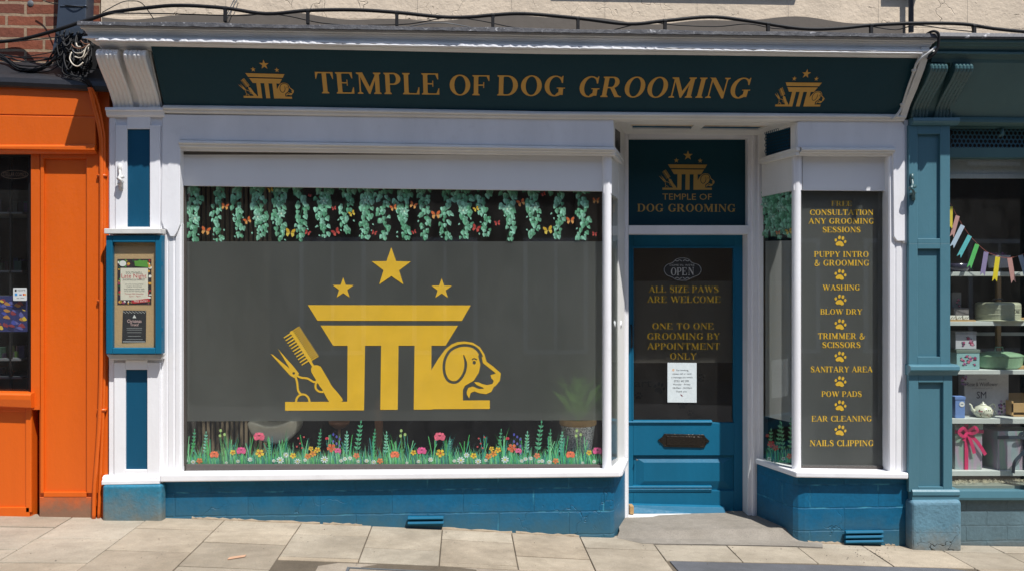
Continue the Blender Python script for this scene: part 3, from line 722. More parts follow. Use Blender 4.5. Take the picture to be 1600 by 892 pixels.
# moulding under the sign
m = MB()
P3 = [259, 480, 850, 1150, 1409]
hsweep(m, P3, [([164.5, 167.5, 174.5, 176.8, 179], -.045), ([167, 170.3, 177.2, 179.2, 181.3], -.058), ([170, 173.3, 180, 182, 184], -.058), ([170.5, 173.8, 180.5, 182.5, 184.5], -.045), ([175, 178.6, 184.5, 186.5, 188.5], -.040), ([177.5, 181.5, 187, 189, 190.5], -.020)], .07)
m.build('fascia_moulding', M['cream'], SHOP, bevel=.002)
# corbels (scroll brackets)
def corbel(px0, px1, pyt, pyb, mat, parent, name='corbel', Yt=-.305, Yb=-.04, back=.05, grooves=5):
    x0, x1 = X(px0, Yb), X(px1, Yb); zt, zb = Zx(x0, Yt, pyt), Zx(x0, Yb, pyb); H = zt-zb
    side = [(0, Yt+.03), (.03, Yt+.008), (.08, Yt-.004), (.14, Yt-.006), (.20, Yt+.004), (.26, Yt+.022), (.36, Yt+.055), (.48, Yt+.105), (.60, Yt+.155), (.72, Yt+.200), (.84, Yt+.235), (.93, Yb-.008), (1, Yb)]
    mb = MB(); nx = grooves*4; rows = []
    for i in range(nx+1):
        f = i/nx; g = abs(sin(pi*f*grooves)); d = .009*(1-g) if 0 < i < nx else .009
        rows.append([Vector((x0+(x1-x0)*f, y+d, zt-H*t)) for t, y in side]+[Vector((x0+(x1-x0)*f, back, zb)), Vector((x0+(x1-x0)*f, back, zt))])
    for a, b in zip(rows, rows[1:]): mb.loft(a, b, cap=False)
    q = len(rows[0]); mb.add(rows[0], [tuple(range(q))]); mb.add(rows[-1], [tuple(range(q))])
    return mb.build(name, mat, parent)
M['corbelwhite'] = paint('corbel_white_gloss', (.78, .77, .75, 1), .3, .08, .5, .2)
corbel(176, 208, 75, 168, M['corbelwhite'], SHOP); corbel(217, 250, 76, 168, M['corbelwhite'], SHOP)
m = MB(); xa, xb = X(176, -.04), X(257, -.035)
side = [(76, -.24), (100, -.19), (130, -.11), (168, -.01)]
A = [Vector((xa+.01, y, Zx(xa, y, p))) for p, y in side]+[Vector((xa+.01, .05, Zx(xa, .05, 168))), Vector((xa+.01, .05, Zx(xa, .05, 76)))]
m.prism(A, (X(252, -.04)-xa-.01, 0, 0)); m.build('bracket_backing', M['corbelwhite'], SHOP)
# cheek board at the right-hand end of the sign
m = MB(); xa = xR+.002
side = [(74, -.335), (92, -.325), (110, -.28), (140, -.19), (165, -.10), (186, -.045)]
A = [Vector((xa, y, Zx(xa, y, p))) for p, y in side]+[Vector((xa, .05, Zx(xa, .05, 186))), Vector((xa, .05, Zx(xa, .05, 74)))]
m.prism(A, (.045, 0, 0)); m.build('cheek_board', M['weatherwhite'], SHOP, bevel=.004)
m = MB(); pts = [at(1462, 74, -.36), at(1450, 84, -.35), at(1434, 97, -.30), at(1428, 112, -.26), at(1418, 140, -.17), at(1410, 165, -.09), at(1403, 178, -.075), at(1392, 187, -.07)]
m.tube([Vector(p) for p in spline([tuple(p) for p in pts], 5)], .008, 8)
for k in (3, 5): p = pts[k]; m.tube([p+Vector((-.012, -.004, 0)), p+Vector((.014, -.004, .012))], .012, 8)
m.build('conduit', M['weatherwhite'], SHOP, smooth=True)

# pilaster on the left with capital, two blue panels, ledge and base
def fr(mb, o, i, Yf, Yb):      # rectangular frame: outer and inner pixel boxes
    (a, b, c, d), (e, f, g, h) = o, i
    mb.pbox(a, b, e, d, Yf, Yb); mb.pbox(g, b, c, d, Yf, Yb); mb.pbox(e, b, g, f, Yf, Yb); mb.pbox(e, h, g, d, Yf, Yb)
m = MB()
m.pbox(170, 180, 254, 755, -.010, .08)
m.pbox(180, 196, 198.5, 360, -.028, -.008); m.pbox(234, 196, 250, 360, -.028, -.008); m.pbox(198.5, 180, 234, 202, -.028, -.008); m.pbox(198.5, 355, 234, 362, -.026, -.008)
m.pbox(171, 180, 180, 360, -.018, -.008)
m.pbox(178, 566, 196, 742, -.030, -.008); m.pbox(230, 566, 250, 742, -.030, -.008); m.pbox(196, 562, 230, 577, -.030, -.008); m.pbox(196, 733, 230, 742, -.030, -.008)
m.pbox(170, 553, 178, 742, -.018, -.008)
hsweep(m, [165, 254], [([742.5, 741], -.035), ([746, 744.5], -.052), ([750, 748.5], -.052), ([751, 749.5], -.062), ([757, 755.5], -.062)], .05)
hsweep(m, [170, 259], [([168, 168], -.055), ([172.5, 172.5], -.060), ([174, 174], -.048), ([180, 180], -.040), ([183, 183], -.030)], .05)
PIL = m.build('pilaster', M['white'], SHOP, bevel=.003)
m = MB(); m.pbox(198.7, 202.2, 233.8, 354.8, -.016, -.0095); m.build('panel', M['blue'], PIL)
m = MB(); m.pbox(196.2, 577.2, 229.8, 732.8, -.016, -.0095); m.build('panel', M['blue'], PIL)
# old painted awning catch
def catch(mat, parent, cx, y0, y1, Y):
    m = MB(); p = lambda x, y, d=0: at(x, y, Y-d)
    m.tube([p(cx, y0, .004), p(cx, y0+6, .006), p(cx, y0+14, .006)], .012, 10); m.tube([p(cx+2, y1-12, .006), p(cx+2, y1, .004)], .013, 10)
    q = spline([tuple(p(cx, y0+9, .008)), tuple(p(cx+1, y0+17, .030)), tuple(p(cx-1, y0+22, .045)), tuple(p(cx+2, y1-15, .045)), tuple(p(cx+3, y1-9, .030)), tuple(p(cx+1, y1-5, .008))], 5)
    m.tube([Vector(a) for a in q], .009, 8); m.tube([p(cx-4, y0+23, .03), p(cx+6, y0+19, .03)], .011, 8); m.tube([p(cx-3, y1-9, .02), p(cx+6, y1-12, .02)], .008, 8)
    return m.build('awning_catch', mat, parent, smooth=True)
catch(M['weatherwhite'], PIL, 187, 257, 297, -.028)
# header boards with a leg at each outer end
m = MB()
xa = X(252, -.02); Y0 = -.022
def pz(px, py, Y): return at(px, py, Y)
q = [(254, 179), (958.5, 187.5), (958.5, 230), (281.5, 219), (281, 352), (277, 362), (272, 370), (266, 370), (261, 360), (256, 357), (252, 345)]
m.pq(q, Y0, .06); m.build('header_board', M['white'], SHOP, bevel=.003)
m = MB(); q = [(1252, 189.5), (1408, 190), (1414, 196), (1414, 377), (1402, 377), (1397, 370), (1395.5, 231), (1246, 230.5), (1246, 191)]
m.pq(q, Y0, .06); m.build('header_board', M['white'], SHOP, bevel=.003)
# moulding under the headers
m = MB()
hsweep(m, [281.8, 961], [([219.4, 230.4], -.030), ([222, 233], -.042), ([224, 234.8], -.042), ([225, 235.6], -.030), ([229.5, 238.6], -.026), ([230.5, 239.4], -.012), ([235, 243], -.005)], .05, mitre=(0, .3))
hsweep(m, [1247, 1395], [([230.5, 231.2], -.030), ([233, 233.6], -.042), ([235, 235.4], -.042), ([236, 236.4], -.030), ([238.6, 239.6], -.026), ([239.6, 240.4], -.012), ([243, 244], -.005)], .05, mitre=(-.3, 0))
m.build('header_moulding', M['cream'], SHOP, bevel=.001)
# left and right casings with fluting
def flutes(mb, px0, px1, pyt, pyb, Y, back, prof):
    xa, xb = X(px0, Y), X(px1, Y)
    mb.vext([(xa+(xb-xa)*f, Y+d) for f, d in prof], pyt, pyb, back)
FL = [(0, .012), (.06, .002), (.30, .0), (.34, .008), (.40, .002), (.62, 0), (.68, .010), (.74, .003), (.92, .003), (1, .014)]
m = MB(); flutes(m, 251, 283, 350, 742, -.008, .09, FL); m.pbox(251, 236, 283, 352, -.0, .09); m.build('casing', M['white'], SHOP, bevel=.001)
m = MB(); flutes(m, 1389, 1419, 236, 742, -.006, .09, FL[::1]); m.pbox(1412, 188, 1419, 380, -.012, .03); m.build('casing', M['white'], SHOP, bevel=.001)

# sills (bevelled plan polygons) and the brick stall risers
def planprism(mb, pts, z0, z1):
    A = [Vector((x, y, z0(x) if callable(z0) else z0)) for x, y in pts]; B = [Vector((x, y, z1(x) if callable(z1) else z1)) for x, y in pts]
    return mb.loft(A, B)
def zl(p0, y0, p1, y1, Y):
    a, b = at(p0, y0, Y), at(p1, y1, Y); return lambda x: a.z+(b.z-a.z)*(x-a.x)/(b.x-a.x)
m = MB()
pl = [(X(250, -.055), -.055), (X(968, -.055), -.055), (X(973, -.03), -.025), (X(982, .40), .40), (X(982, .40)-.14, .40), (X(944, .1), .10), (X(250, .1), .10)]
planprism(m, pl, zl(275, 752.5, 962, 745, -.055), zl(275, 741, 962, 736, -.055)); m.build('sill', M['white'], SHOP, bevel=.008, seg=3)
m = MB()
pl = [(X(1180, .40), .40), (X(1241, -.04), -.035), (X(1244, -.055), -.055), (X(1419, -.055), -.055), (X(1419, .1), .10), (X(1252, .1), .10), (X(1180, .40)+.14, .40)]
planprism(m, pl, zl(1244, 745.5, 1419, 748, -.055), zl(1244, 736.5, 1419, 739, -.055)); m.build('sill', M['white'], SHOP, bevel=.008, seg=3)
gtuple = (gz(0), .20, (.10, .10, .085, 1), .045)
M['riser'] = brickmat('blue_painted_brick', (.0045, .128, .262, 1), .46, .152, .006, None, (.004, .112, .222, 1), wear=(.04, .24, .36, 1), bstr=.55, ground=(gz(0)-.01, .20, (.045, .12, .16, 1), .045), msm=.4, rough=.5, edge_grime=1.3, dist=.006)
M['riser'].node_tree.nodes['Principled BSDF'].inputs['Specular IOR Level'].default_value = .3
M['pierblue'] = brickmat('pale_blue_rendered_pier', (.018, .200, .320, 1), 9, 9, .001, None, None, bstr=.8, ground=(gz(X(200)), .20, (.17, .165, .13, 1), 0), rough=.55)
m = MB()
cxl = X(961, 0)
planprism(m, [(X(253, 0), 0), (cxl-.03, 0), (cxl-.008, .010), (cxl+.004, .035), (X(978, .42), .44), (X(978, .42)-.3, .44), (X(978, .42)-.3, .25), (X(253, 0), .25)], lambda x: gz(x)-.06, zl(275, 752, 962, 744.5, -.05))
RS = m.build('stall_riser', M['riser'], SHOP, bevel=.008)
m = MB(); cxr = X(1241, 0)
planprism(m, [(X(1183, .42), .44), (cxr-.012, .07), (cxr+.002, .03), (cxr+.03, .008), (cxr+.07, 0), (X(1423, 0), 0), (X(1423, 0), .25), (cxr+.25, .25), (X(1183, .42)+.3, .44)], lambda x: gz(x)-.06, zl(1244, 745, 1419, 747.5, -.05))
RR = m.build('stall_riser', M['riser'], SHOP, bevel=.008)
# loose rendered foot and lips of paint along the base
M['sandmortar'] = plain('sandy_mortar', (.30, .24, .17, 1), .9, 0, .6, 60); rr = random.Random(9)
for (a, b) in ((300, 372), (372, 500), (505, 566), (690, 800), (806, 905), (1262, 1318), (1383, 1398)):
    m = MB(); n = 12; V = []
    for i in range(n+1):
        x = X(a, 0)+(X(b, 0)-X(a, 0))*i/n; V.append([(x, .0, gz(x)-.02), (x, -.010-rr.random()*.010, gz(x)-.02), (x, -.006-rr.random()*.006, gz(x)+.003+rr.random()*.007), (x, .0, gz(x)+.006+rr.random()*.010)])
    for p, q in zip(V, V[1:]): m.loft(p, q)
    m.build('mortar_foot', M['sandmortar'], RS)
# air bricks
def airbrick(parent, x0, y0, x1, y1, n, ys=0):
    m = MB(); h = (y1-y0)/n
    m.pbox(x0, y0, x1, y1, -.012, .01)
    for i in range(n):
        a = y0+h*i
        xa, xb = X(x0-1, -.03), X(x1+1, -.03)
        pr = [(a, -.012), (a+h*.15, -.034), (a+h*.62, -.040), (a+h*.78, -.030), (a+h*.8, -.012)]
        A = [Vector((xa, Y, Zx(xa, Y, p))) for p, Y in pr]; m.prism(A, (xb-xa, 0, 0))
    return m.build('air_brick', M['doorblue'], parent, bevel=.002)
airbrick(RS, 638, 806, 692, 821, 2); airbrick(RR, 1322, 828, 1379, 850, 3)
# pilaster foot
m = MB(); planprism(m, [(X(160, -.07), -.075), (X(252, -.07), -.075), (X(252, -.07)+.01, .0), (X(160, -.07), .0)], lambda x: gz(x)-.06, Zx(-2.3, -.06, 757)); m.build('pilaster_foot', M['pierblue'], SHOP, bevel=.018, seg=4)

def gsh(mb, x0, y0, x1, y1, Y): mb.flat = True; mb.add([at(x0, y1, Y), at(x1, y1, Y), at(x1, y0, Y), at(x0, y0, Y)], [(0, 1, 2, 3)])
def ssh(mb, pa, Ya, pb, Yb, ta, ba, tb, bb):
    xa, xb = X(pa, Ya), X(pb, Yb); mb.flat = True
    mb.add([(xa, Ya, Zx(xa, Ya, ba)), (xb, Yb, Zx(xb, Yb, bb)), (xb, Yb, Zx(xb, Yb, tb)), (xa, Ya, Zx(xa, Ya, ta))], [(0, 1, 2, 3)])
# ---------------------------------------------------------------- main window
m = MB()
m.pbox(290, 725.5, 944, 736, .065, .11); m.pbox(283.5, 290, 289, 736, .055, .11); m.pbox(286, 234, 945, 242, .05, .12)
WIN = m.build('display_window', M['greyframe'], SHOP, bevel=.002)
m = MB(); m.pbox(284.5, 292, 288.2, 727, .048, .06); m.build('bead', M['darkwood'], WIN)
m = MB(); m.pbox(284, 236, 944, 290.5, .055, .075, y0r=243, y1r=299.5); m.build('blind', M['blind'], WIN, bevel=.002)
m = MB(); gsh(m, 286, 285, 945, 728, .085); m.build('glass', M['glass'], WIN)
GL = VP(.100)
m = MB(); m.flat = True; m.add([GL.hit(287, 377.5), GL.hit(287, 657.5), GL.hit(944, 656), GL.hit(944, 377.5)], [(0, 1, 2, 3)]); m.build('frosted_film', M['frost'], WIN)
m = MB(); m.flat = True; logo(m, GL, (422.8, 385.6, 783, 641, 639.5), .002); m.build('logo', M['gold'], WIN)

# printed vines, butterflies and flowers
def vc(c, k=1): return (c[0]*k, c[1]*k, c[2]*k, 1)
LEAF = [(0, .06), (.26, 0), (.43, .22), (.38, .52), (.20, .82), (0, 1.08)]
class Print:
    def __init__(s, plane, seed, base=.001): s.m = MB(); s.m.flat = True; s.p = plane; s.r = random.Random(seed); s.l = 0; s.b = base; s.st = .0000032
    def poly(s, pts, c, up=True):
        if up: s.l += 1
        s.m.add([s.p.hit(x, y, s.b+s.l*s.st) for x, y in pts], [tuple(range(len(pts)))], c)
    def leaf(s, x, y, L, a, c, w=1.0):
        ca, sa = cos(a), sin(a); k = s.r.uniform(.8, 1.1)
        fn = lambda u, v: (x+(u*ca-v*sa)*L, y+(u*sa+v*ca)*L)
        s.l += 1
        s.poly([fn(-u*w, v) for u, v in LEAF], vc(c, k*1.28), False); s.poly([fn(u*w, v) for u, v in LEAF[::-1]], vc(c, k*.74), False)
        if L > 6:
            s.l += 1; s.poly([fn(-.02, .05), fn(.02, .05), fn(0, .95)], vc(c, .5), False)
    def line(s, pts, w, c):
        s.l += 1
        for a, b in zip(pts, pts[1:]): s.poly(stroke([a, b], w), c, False)
    def vine(s, x, y0, y1, w, dense):
        G = [lin(112, 172, 140), lin(96, 158, 124), lin(128, 186, 158), lin(84, 146, 112), lin(140, 196, 172)]; y = y0; i = 0; r = s.r
        path = [(x+sin(k*.9+x)*w*.18, y0+(y1-y0)*k/8) for k in range(9)]; s.line(path, .35, lin(50, 100, 70))
        while y < y1-2:
            f = (y-y0)/(y1-y0); ww = w*(1.05-.55*f)
            for k in range(3 if dense and f < .75 else 2):
                dx = r.uniform(-.5, .5)*ww; L = r.uniform(6.5, 10.5)*(1-.30*f); c = r.choice(G)
                yy = min(y+r.uniform(-2, 2), y1-L*.9)
                s.leaf(x+sin(f*6+x)*w*.14+dx, max(y0-1, yy), L, r.uniform(-.5, .5)-dx*.045, c, r.uniform(.85, 1.25))
            y += r.uniform(3.6, 4.8)
        for k in range(r.choice((2, 4, 7))):
            t = r.uniform(.5, 1); s.leaf(x+r.choice((-1, 1))*w*r.uniform(.3, .55), y0+(y1-y0)*t-3, 3.6, r.uniform(-1.2, 1.2), G[4], .8)
        if dense:
            cx_, cy_ = x+r.uniform(-4, 4), y0+(y1-y0)*r.uniform(.2, .6)
            for k in range(6): s.leaf(cx_, cy_, 7.5, k*pi/3+.3, lin(150, 200, 178), .9)
            s.poly(ell(cx_, cy_, 1.2, 1.2, 6), lin(220, 230, 200))
    def butterfly(s, x, y, z, col):
        c = {'o': (lin(205, 100, 45), lin(225, 160, 90)), 'y': (lin(205, 165, 40), lin(225, 195, 80)), 'r': (lin(170, 50, 45), lin(200, 80, 70))}[col]
        a = s.r.uniform(-.5, .5); fn = lambda u, v: (x+(u*cos(a)-v*sin(a))*z, y+(u*sin(a)+v*cos(a))*z)
        for sg in (-1, 1):
            s.poly([fn(sg*.05, 0), fn(sg*.25, -.6), fn(sg*.85, -.95), fn(sg*1.05, -.5), fn(sg*.75, .02)], (.02, .01, .01, 1))
            s.poly([fn(sg*.1, -.02), fn(sg*.3, -.55), fn(sg*.78, -.8), fn(sg*.9, -.5), fn(sg*.68, -.04)], c[0])
            s.poly([fn(sg*.05, .02), fn(sg*.7, .05), fn(sg*.75, .5), fn(sg*.4, .8)], c[1])
        s.poly(stroke([fn(0, -.5), fn(0, .6)], z*.09), (.01, .008, .008, 1))
    def flower(s, x, y, r_, col, cen, n=5, w=.55):
        for k in range(n):
            a = 2*pi*k/n+.4; kk = s.r.uniform(.85, 1.1)
            s.poly([(x+cos(a+d)*r_*q, y+sin(a+d)*r_*q*.92) for d, q in ((0, .12), (-w, .7), (-w*.5, 1), (w*.5, 1), (w, .7))], vc(col, kk))
        s.poly(ell(x, y, r_*.3, r_*.27, 7), cen)
    def poppy(s, x, y, r_, col):
        for a_, L, k in ((-.95, 1.0, .75), (.95, 1.0, .8), (-.5, 1.1, .95), (.5, 1.1, 1.0), (0, 1.05, 1.15), (-1.25, .8, 1.1), (1.25, .8, .9)):
            ca, sa = cos(a_), sin(a_); f = lambda u, v: (x+(u*ca+v*sa)*r_, y+.45*r_-(v*ca-u*sa)*r_)
            s.poly([f(0, 0), f(.28, .3), f(.36, .75*L), f(.15, 1.05*L), f(-.15, L), f(-.36, .7*L), f(-.26, .3)], vc(col, k*s.r.uniform(.92, 1.12)))
            s.poly([f(.2, .72*L), f(.10, 1.0*L), f(-.12, .95*L), f(-.2, .7*L)], vc(col, k*1.35))
        s.poly(ell(x, y-.12*r_, r_*.25, r_*.12, 7), vc(col, .3))
    def build(s, name, parent): return s.m.build(name, M['vinyl'], parent)
iv = Print(GL, 11)
vines = [(302, 14, 378, 1), (341, 12, 378, 0), (373, 12, 372, 0), (406, 15, 376, 1), (436, 14, 378, 1), (471, 12, 378, 0), (505, 15, 372, 1), (541, 14, 366, 0), (572, 13, 374, 1), (600, 13, 376, 0), (631, 15, 376, 1), (664, 12, 376, 0), (698, 14, 376, 0), (727, 14, 374, 1), (757, 13, 370, 0), (795, 15, 377, 1), (833, 13, 373, 1), (872, 12, 374, 0), (909, 14, 376, 0)]
for x, w, y1, dn in vines: iv.vine(x, 287+9*(x-287)/656, y1, w*1.5, dn)
for x, y, z, c in ((352, 323, 6.5, 'o'), (322, 361, 8, 'o'), (387, 345, 6.5, 'o'), (454, 364, 8.5, 'y'), (481, 364, 5, 'r'), (423, 297, 5, 'y'), (484, 306, 3, 'r'), (522, 326, 4, 'r'), (525, 363, 7, 'r'), (550, 334, 5.5, 'y'), (585, 364, 4.5, 'r'), (615, 325, 6, 'o'), (646, 321, 6.5, 'o'), (681, 336, 8, 'o'), (744, 327, 5, 'y'), (744, 357, 7, 'r'), (777, 349, 5, 'r'), (814, 317, 7, 'o'), (849, 304, 4, 'r'), (856, 360, 8, 'y'), (891, 345, 7, 'o'), (931, 314, 6, 'o'), (929, 366, 4.5, 'r'), (647, 363, 4, 'r')):
    iv.butterfly(x, y, z, c)
iv.build('vine_print', WIN)
fl = Print(GL, 23)
GR = [lin(58, 165, 125), lin(90, 180, 105), lin(40, 130, 125), lin(125, 200, 145), lin(62, 165, 85), lin(30, 100, 92)]
def grass(P, xa, xb, yb, hmax, step=1.5):
    x = xa; r = P.r
    while x < xb:
        cl_ = .5+.5*sin(x*.11)*sin(x*.037+1); h = r.uniform(8, 24)+cl_*r.random()*(hmax-10)*(1 if r.random() < .4 else .5); lean = r.uniform(-.3, .3)*h
        w = r.uniform(.5, 1.15); c = vc(r.choice(GR), r.uniform(.7, 1.1)); b = x+r.uniform(-1, 1)
        P.poly([(max(xa, b-w), yb), (min(xb, b+w), yb), (max(xa, min(xb, b+lean*.35+w*.6)), yb-h*.6), (max(xa, min(xb, b+lean)), yb-h), (max(xa, min(xb, b+lean*.35-w*.6)), yb-h*.6)], c)
        x += step*r.uniform(.5, 1.2)
def sprig(P, x, y0, y1, lean, c, L=5, n=6):
    P.line([(x, y0), (x+lean*.4, (y0+y1)/2), (x+lean, y1)], .4, c)
    for k in range(n):
        t = .3+.7*k/n; xx = x+lean*t; yy = y0+(y1-y0)*t
        for sg in (-1, 1): P.leaf(xx, yy, L*(1.1-.4*t), pi+sg*.9, c, .75)
    P.leaf(x+lean, y1, L*.7, pi, c, .7)
def tile(P, ox, xmax, yb=728):
    W_ = lin(215, 228, 225)
    xm = min(ox+282, xmax)
    for k, (x, y, l, L) in enumerate(((32, 676, 2, 5), (12, 672, 4, 4.5), (132, 686, 1, 4), (208, 672, 5, 4.5), (252, 676, 2, 5.5), (268, 660, 8, 6.5))):
        if ox+x < xmax-6: sprig(P, ox+x, yb-10, y, l, (lin(120, 190, 165), lin(80, 160, 120))[k % 2], L)
    grass(P, ox, xm, yb, 52, .42)
    for k in range(9):
        xx = ox+15+k*29.5+P.r.uniform(-8, 8)
        for q in range(5):
            x2 = xx+P.r.uniform(-7, 7)
            if x2+9 < xmax: P.line(spline([(xx, yb-2), ((xx+x2)/2, yb-22), (x2+P.r.uniform(-5, 5), yb-P.r.uniform(34, 50))], 3), .55, P.r.choice(GR))
    for x, y in ((57, 672), (63, 678), (56, 680)):
        if ox+x < xmax: P.poly(ell(ox+x, y, 2.2, 2.6, 8), lin(165, 195, 120)); P.line([(ox+x, y+3), (ox+60, yb-8)], .35, lin(90, 150, 90))
    for x, y in ((178, 684), (181, 692), (176, 697), (184, 699), (187, 682)):
        if ox+x < xmax: P.poly(ell(ox+x, y, 1.5, 1.5, 7), lin(190, 80, 80))
    for k in range(9):
        if ox+232+k % 3*5 < xmax: P.poly(ell(ox+233+k % 3*5, 678+k*3.6, 1.7, 2.4, 7), lin(70+k*8, 75+k*5, 165))
    rest = [('p', 117, 681, 10, lin(215, 95, 120)), ('p', 89, 703, 8.5, lin(205, 80, 130)), ('p', 47, 709, 8, lin(215, 105, 70)), ('f', 76, 706, 4.6, lin(225, 185, 50)), ('f', 118, 707, 7, lin(225, 185, 60)), ('f', 24, 719, 5, lin(220, 130, 70)),
            ('f', 170, 711, 5, lin(225, 190, 50)), ('f', 198, 700, 4, lin(225, 185, 50)), ('f', 208, 702, 5, lin(225, 180, 50)), ('f', 201, 708, 5.5, lin(220, 150, 50)), ('f', 193, 712, 5, lin(215, 130, 60)), ('f', 230, 699, 7.5, lin(215, 105, 65)), ('p', 240, 703, 6, lin(200, 90, 130)),
            ('f', 269, 711, 5, lin(220, 120, 80)), ('p', 223, 684, 3.2, lin(190, 50, 70))]
    for k, x, y, r_, c in rest:
        if ox+x+r_ < xmax: P.poppy(ox+x, y, r_, c) if k == 'p' else P.flower(ox+x, y, r_, c, lin(190, 90, 40))
    for x, y, r_ in ((14, 721, 4), (84, 720, 3.2), (103, 717, 4), (150, 718, 6), (177, 720, 5), (159, 710, 4.5), (219, 717, 6), (251, 716, 3.5), (259, 715, 3.5), (3, 719, 3.5), (189, 718, 3), (140, 719, 3), (272, 720, 3), (66, 722, 2.5), (245, 719, 3.2)):
        if ox+x+r_ < xmax: P.flower(ox+x, y, r_, W_, lin(215, 195, 80), 8, .3)
for ox in (288, 570, 844): tile(fl, ox, 943)
fl.build('flower_print', WIN)

# corner posts (half round) and return windows on the splays
m = MB(); p0 = at(949, 238, .03); p1 = at(949, 734, .03); m.lathe([(.030, p1.z-.01), (.030, p0.z)], (p0.x, .05, 0), 24); m.pbox(943, 240, 956, 303, .028, .05)
m.build('corner_post', M['white'], SHOP, smooth=False, bevel=.002)
m = MB(); p0 = at(1246, 238, .03); p1 = at(1246, 734, .03); m.lathe([(.030, p1.z-.01), (.030, p0.z)], (p0.x, .05, 0), 24); m.pbox(1240, 240, 1253, 298, .028, .05)
m.build('corner_post', M['white'], SHOP, smooth=False, bevel=.002)
def splay(mb, pa, Ya, pb, Yb, ta, ba, tb, bb, th, side):
    """upright board on the splay; side=-1: solid lies to the left (left bay)"""
    A, B = Vector((X(pa, Ya), Ya, 0)), Vector((X(pb, Yb), Yb, 0)); d = (B-A).normalized(); n = Vector((d.y, -d.x, 0))*(-1 if side < 0 else 1)
    if (n.x > 0) != (side > 0): n = -n
    fz = lambda P_, py: Zx(P_.x, P_.y, py)
    a = [Vector((A.x, A.y, fz(A, ba))), Vector((B.x, B.y, fz(B, bb))), Vector((B.x, B.y, fz(B, tb))), Vector((A.x, A.y, fz(A, ta)))]
    return mb.prism(a, n*th)
# left splay
m = MB()
splay(m, 959, .0, 976, .40, 188, 199, 207, 212, .03, -1)
splay(m, 959, .0, 961, .045, 199, 231, 200, 234, .03, -1); splay(m, 969.5, .25, 976, .40, 203, 244, 211, 252, .03, -1); splay(m, 960, .01, 976, .40, 231, 240, 250, 255, .03, -1)
splay(m, 954, .05, 972, .38, 244, 303, 254, 317, .03, -1)
splay(m, 966.5, .26, 976, .40, 252, 722, 254, 716, .045, -1)
m.build('splay_panelling', M['cream'], SHOP, bevel=.002)
m = MB(); A = [(960, -.005, 231, 243), (978, .33, 246, 256)]
splay(m, 962, -.03, 975, .33, 231, 236, 248, 252, .03, -1); splay(m, 961, -.02, 973, .33, 236, 242.5, 252, 257.5, .03, -1)
m.build('splay_moulding', M['cream'], SHOP, bevel=.002)
m = MB(); splay(m, 960.2, .05, 969, .25, 199, 232, 204, 245, .004, -1); m.build('vent', M['iron'], SHOP)
m = MB(); ssh(m, 955, .06, 966, .27, 303, 735, 310, 722); sw = m.build('side_window', M['glass'], SHOP)
m = MB(); A, B = Vector((X(955, .06)-.008, .06, 0)), Vector((X(966, .27)-.008, .27, 0))
m.flat = True; m.add([(A.x, A.y, Zx(A.x, .06, 735)), (B.x, B.y, Zx(B.x, .27, 722)), (B.x, B.y, Zx(B.x, .27, 376)), (A.x, A.y, Zx(A.x, .06, 378))], [(0, 1, 2, 3)]); m.build('frosted_film', M['frostside'], sw)
# right splay
m = MB()
splay(m, 1243, .0, 1186, .40, 191, 196, 209, 214, .03, 1); splay(m, 1243, .0, 1235, .05, 196, 233, 198, 236, .03, 1)
splay(m, 1196, .32, 1186, .40, 205, 250, 208, 254, .03, 1); splay(m, 1243, .0, 1186, .40, 232, 241, 248, 256, .03, 1)
splay(m, 1240, .06, 1190, .38, 243, 298, 254, 308, .03, 1)
m.build('splay_panelling', M['cream'], SHOP, bevel=.002)
m = MB(); splay(m, 1244, -.045, 1186, .36, 230.5, 235.5, 247.5, 251, .03, 1); splay(m, 1243, -.03, 1188, .36, 235.5, 243, 251, 256, .03, 1); m.build('splay_moulding', M['cream'], SHOP, bevel=.002)
# pierced vent grille
def grille(parent, P0, P1, zt, zb, cell, mat, name='vent_grille'):
    """pierced sheet: a net of rings"""
    m = MB(); d = P1-P0; L = d.length; d.normalize(); r = cell*.40; k = 0; z = zb+cell*.5
    while z < zt-cell*.2:
        x = cell*.5*(1+(k % 2))
        while x < L-cell*.2:
            c = P0+d*x; c = Vector((c.x, c.y, z)); seg = 10; vs = []
            for q in range(seg):
                a = 2*pi*q/seg
                for rr_ in (r, r*1.35): vs.append(c+d*cos(a)*rr_+Vector((0, 0, sin(a)*rr_*1.1)))
            m.add(vs, [(2*q, 2*q+1, (2*q+3) % (2*seg), (2*q+2) % (2*seg)) for q in range(seg)]); x += cell
        z += cell*.95; k += 1
    m.flat = True
    o = m.build(name, mat, parent); md = o.modifiers.new('thick', 'SOLIDIFY'); md.thickness = .003; return o
bk = MB(); splay(bk, 1236, .08, 1195, .34, 196, 240, 203, 250, .02, 1); VB = bk.build('vent', M['iron'], SHOP)
P0, P1 = Vector((X(1235, .065), .065, 0)), Vector((X(1195.5, .325), .325, 0))
grille(VB, P0, P1, Zx(P0.x, .2, 203), Zx(P0.x, .2, 240), .022, M['blue'])
m = MB(); ssh(m, 1238, .06, 1192, .36, 298, 737, 306, 724); SW = m.build('side_window', M['glass'], SHOP)
a, b = Vector((X(1238, .06)+.012, .06, 0)), Vector((X(1192, .36)+.012, .36, 0))
SPL = Plane(a, (b-a), (0, 0, 1))
m = MB(); m.flat = True; m.add([SPL.hit(1239, 376), SPL.hit(1239, 660), SPL.hit(1196, 650), SPL.hit(1196, 377)], [(0, 1, 2, 3)]); m.build('frosted_film', M['frostside'], SW)
sv = Print(SPL, 31, .0005)
for x, w, y1, dn in ((1199, 8, 372, 1), (1208, 9, 370, 1), (1217, 9, 374, 1), (1227, 9, 368, 1), (1235, 8, 372, 0)): sv.vine(x, 300, y1, w*1.3, dn)
sv.butterfly(1233, 362, 6, 'y'); sv.butterfly(1216, 364, 4, 'o'); sv.build('vine_print', SW)
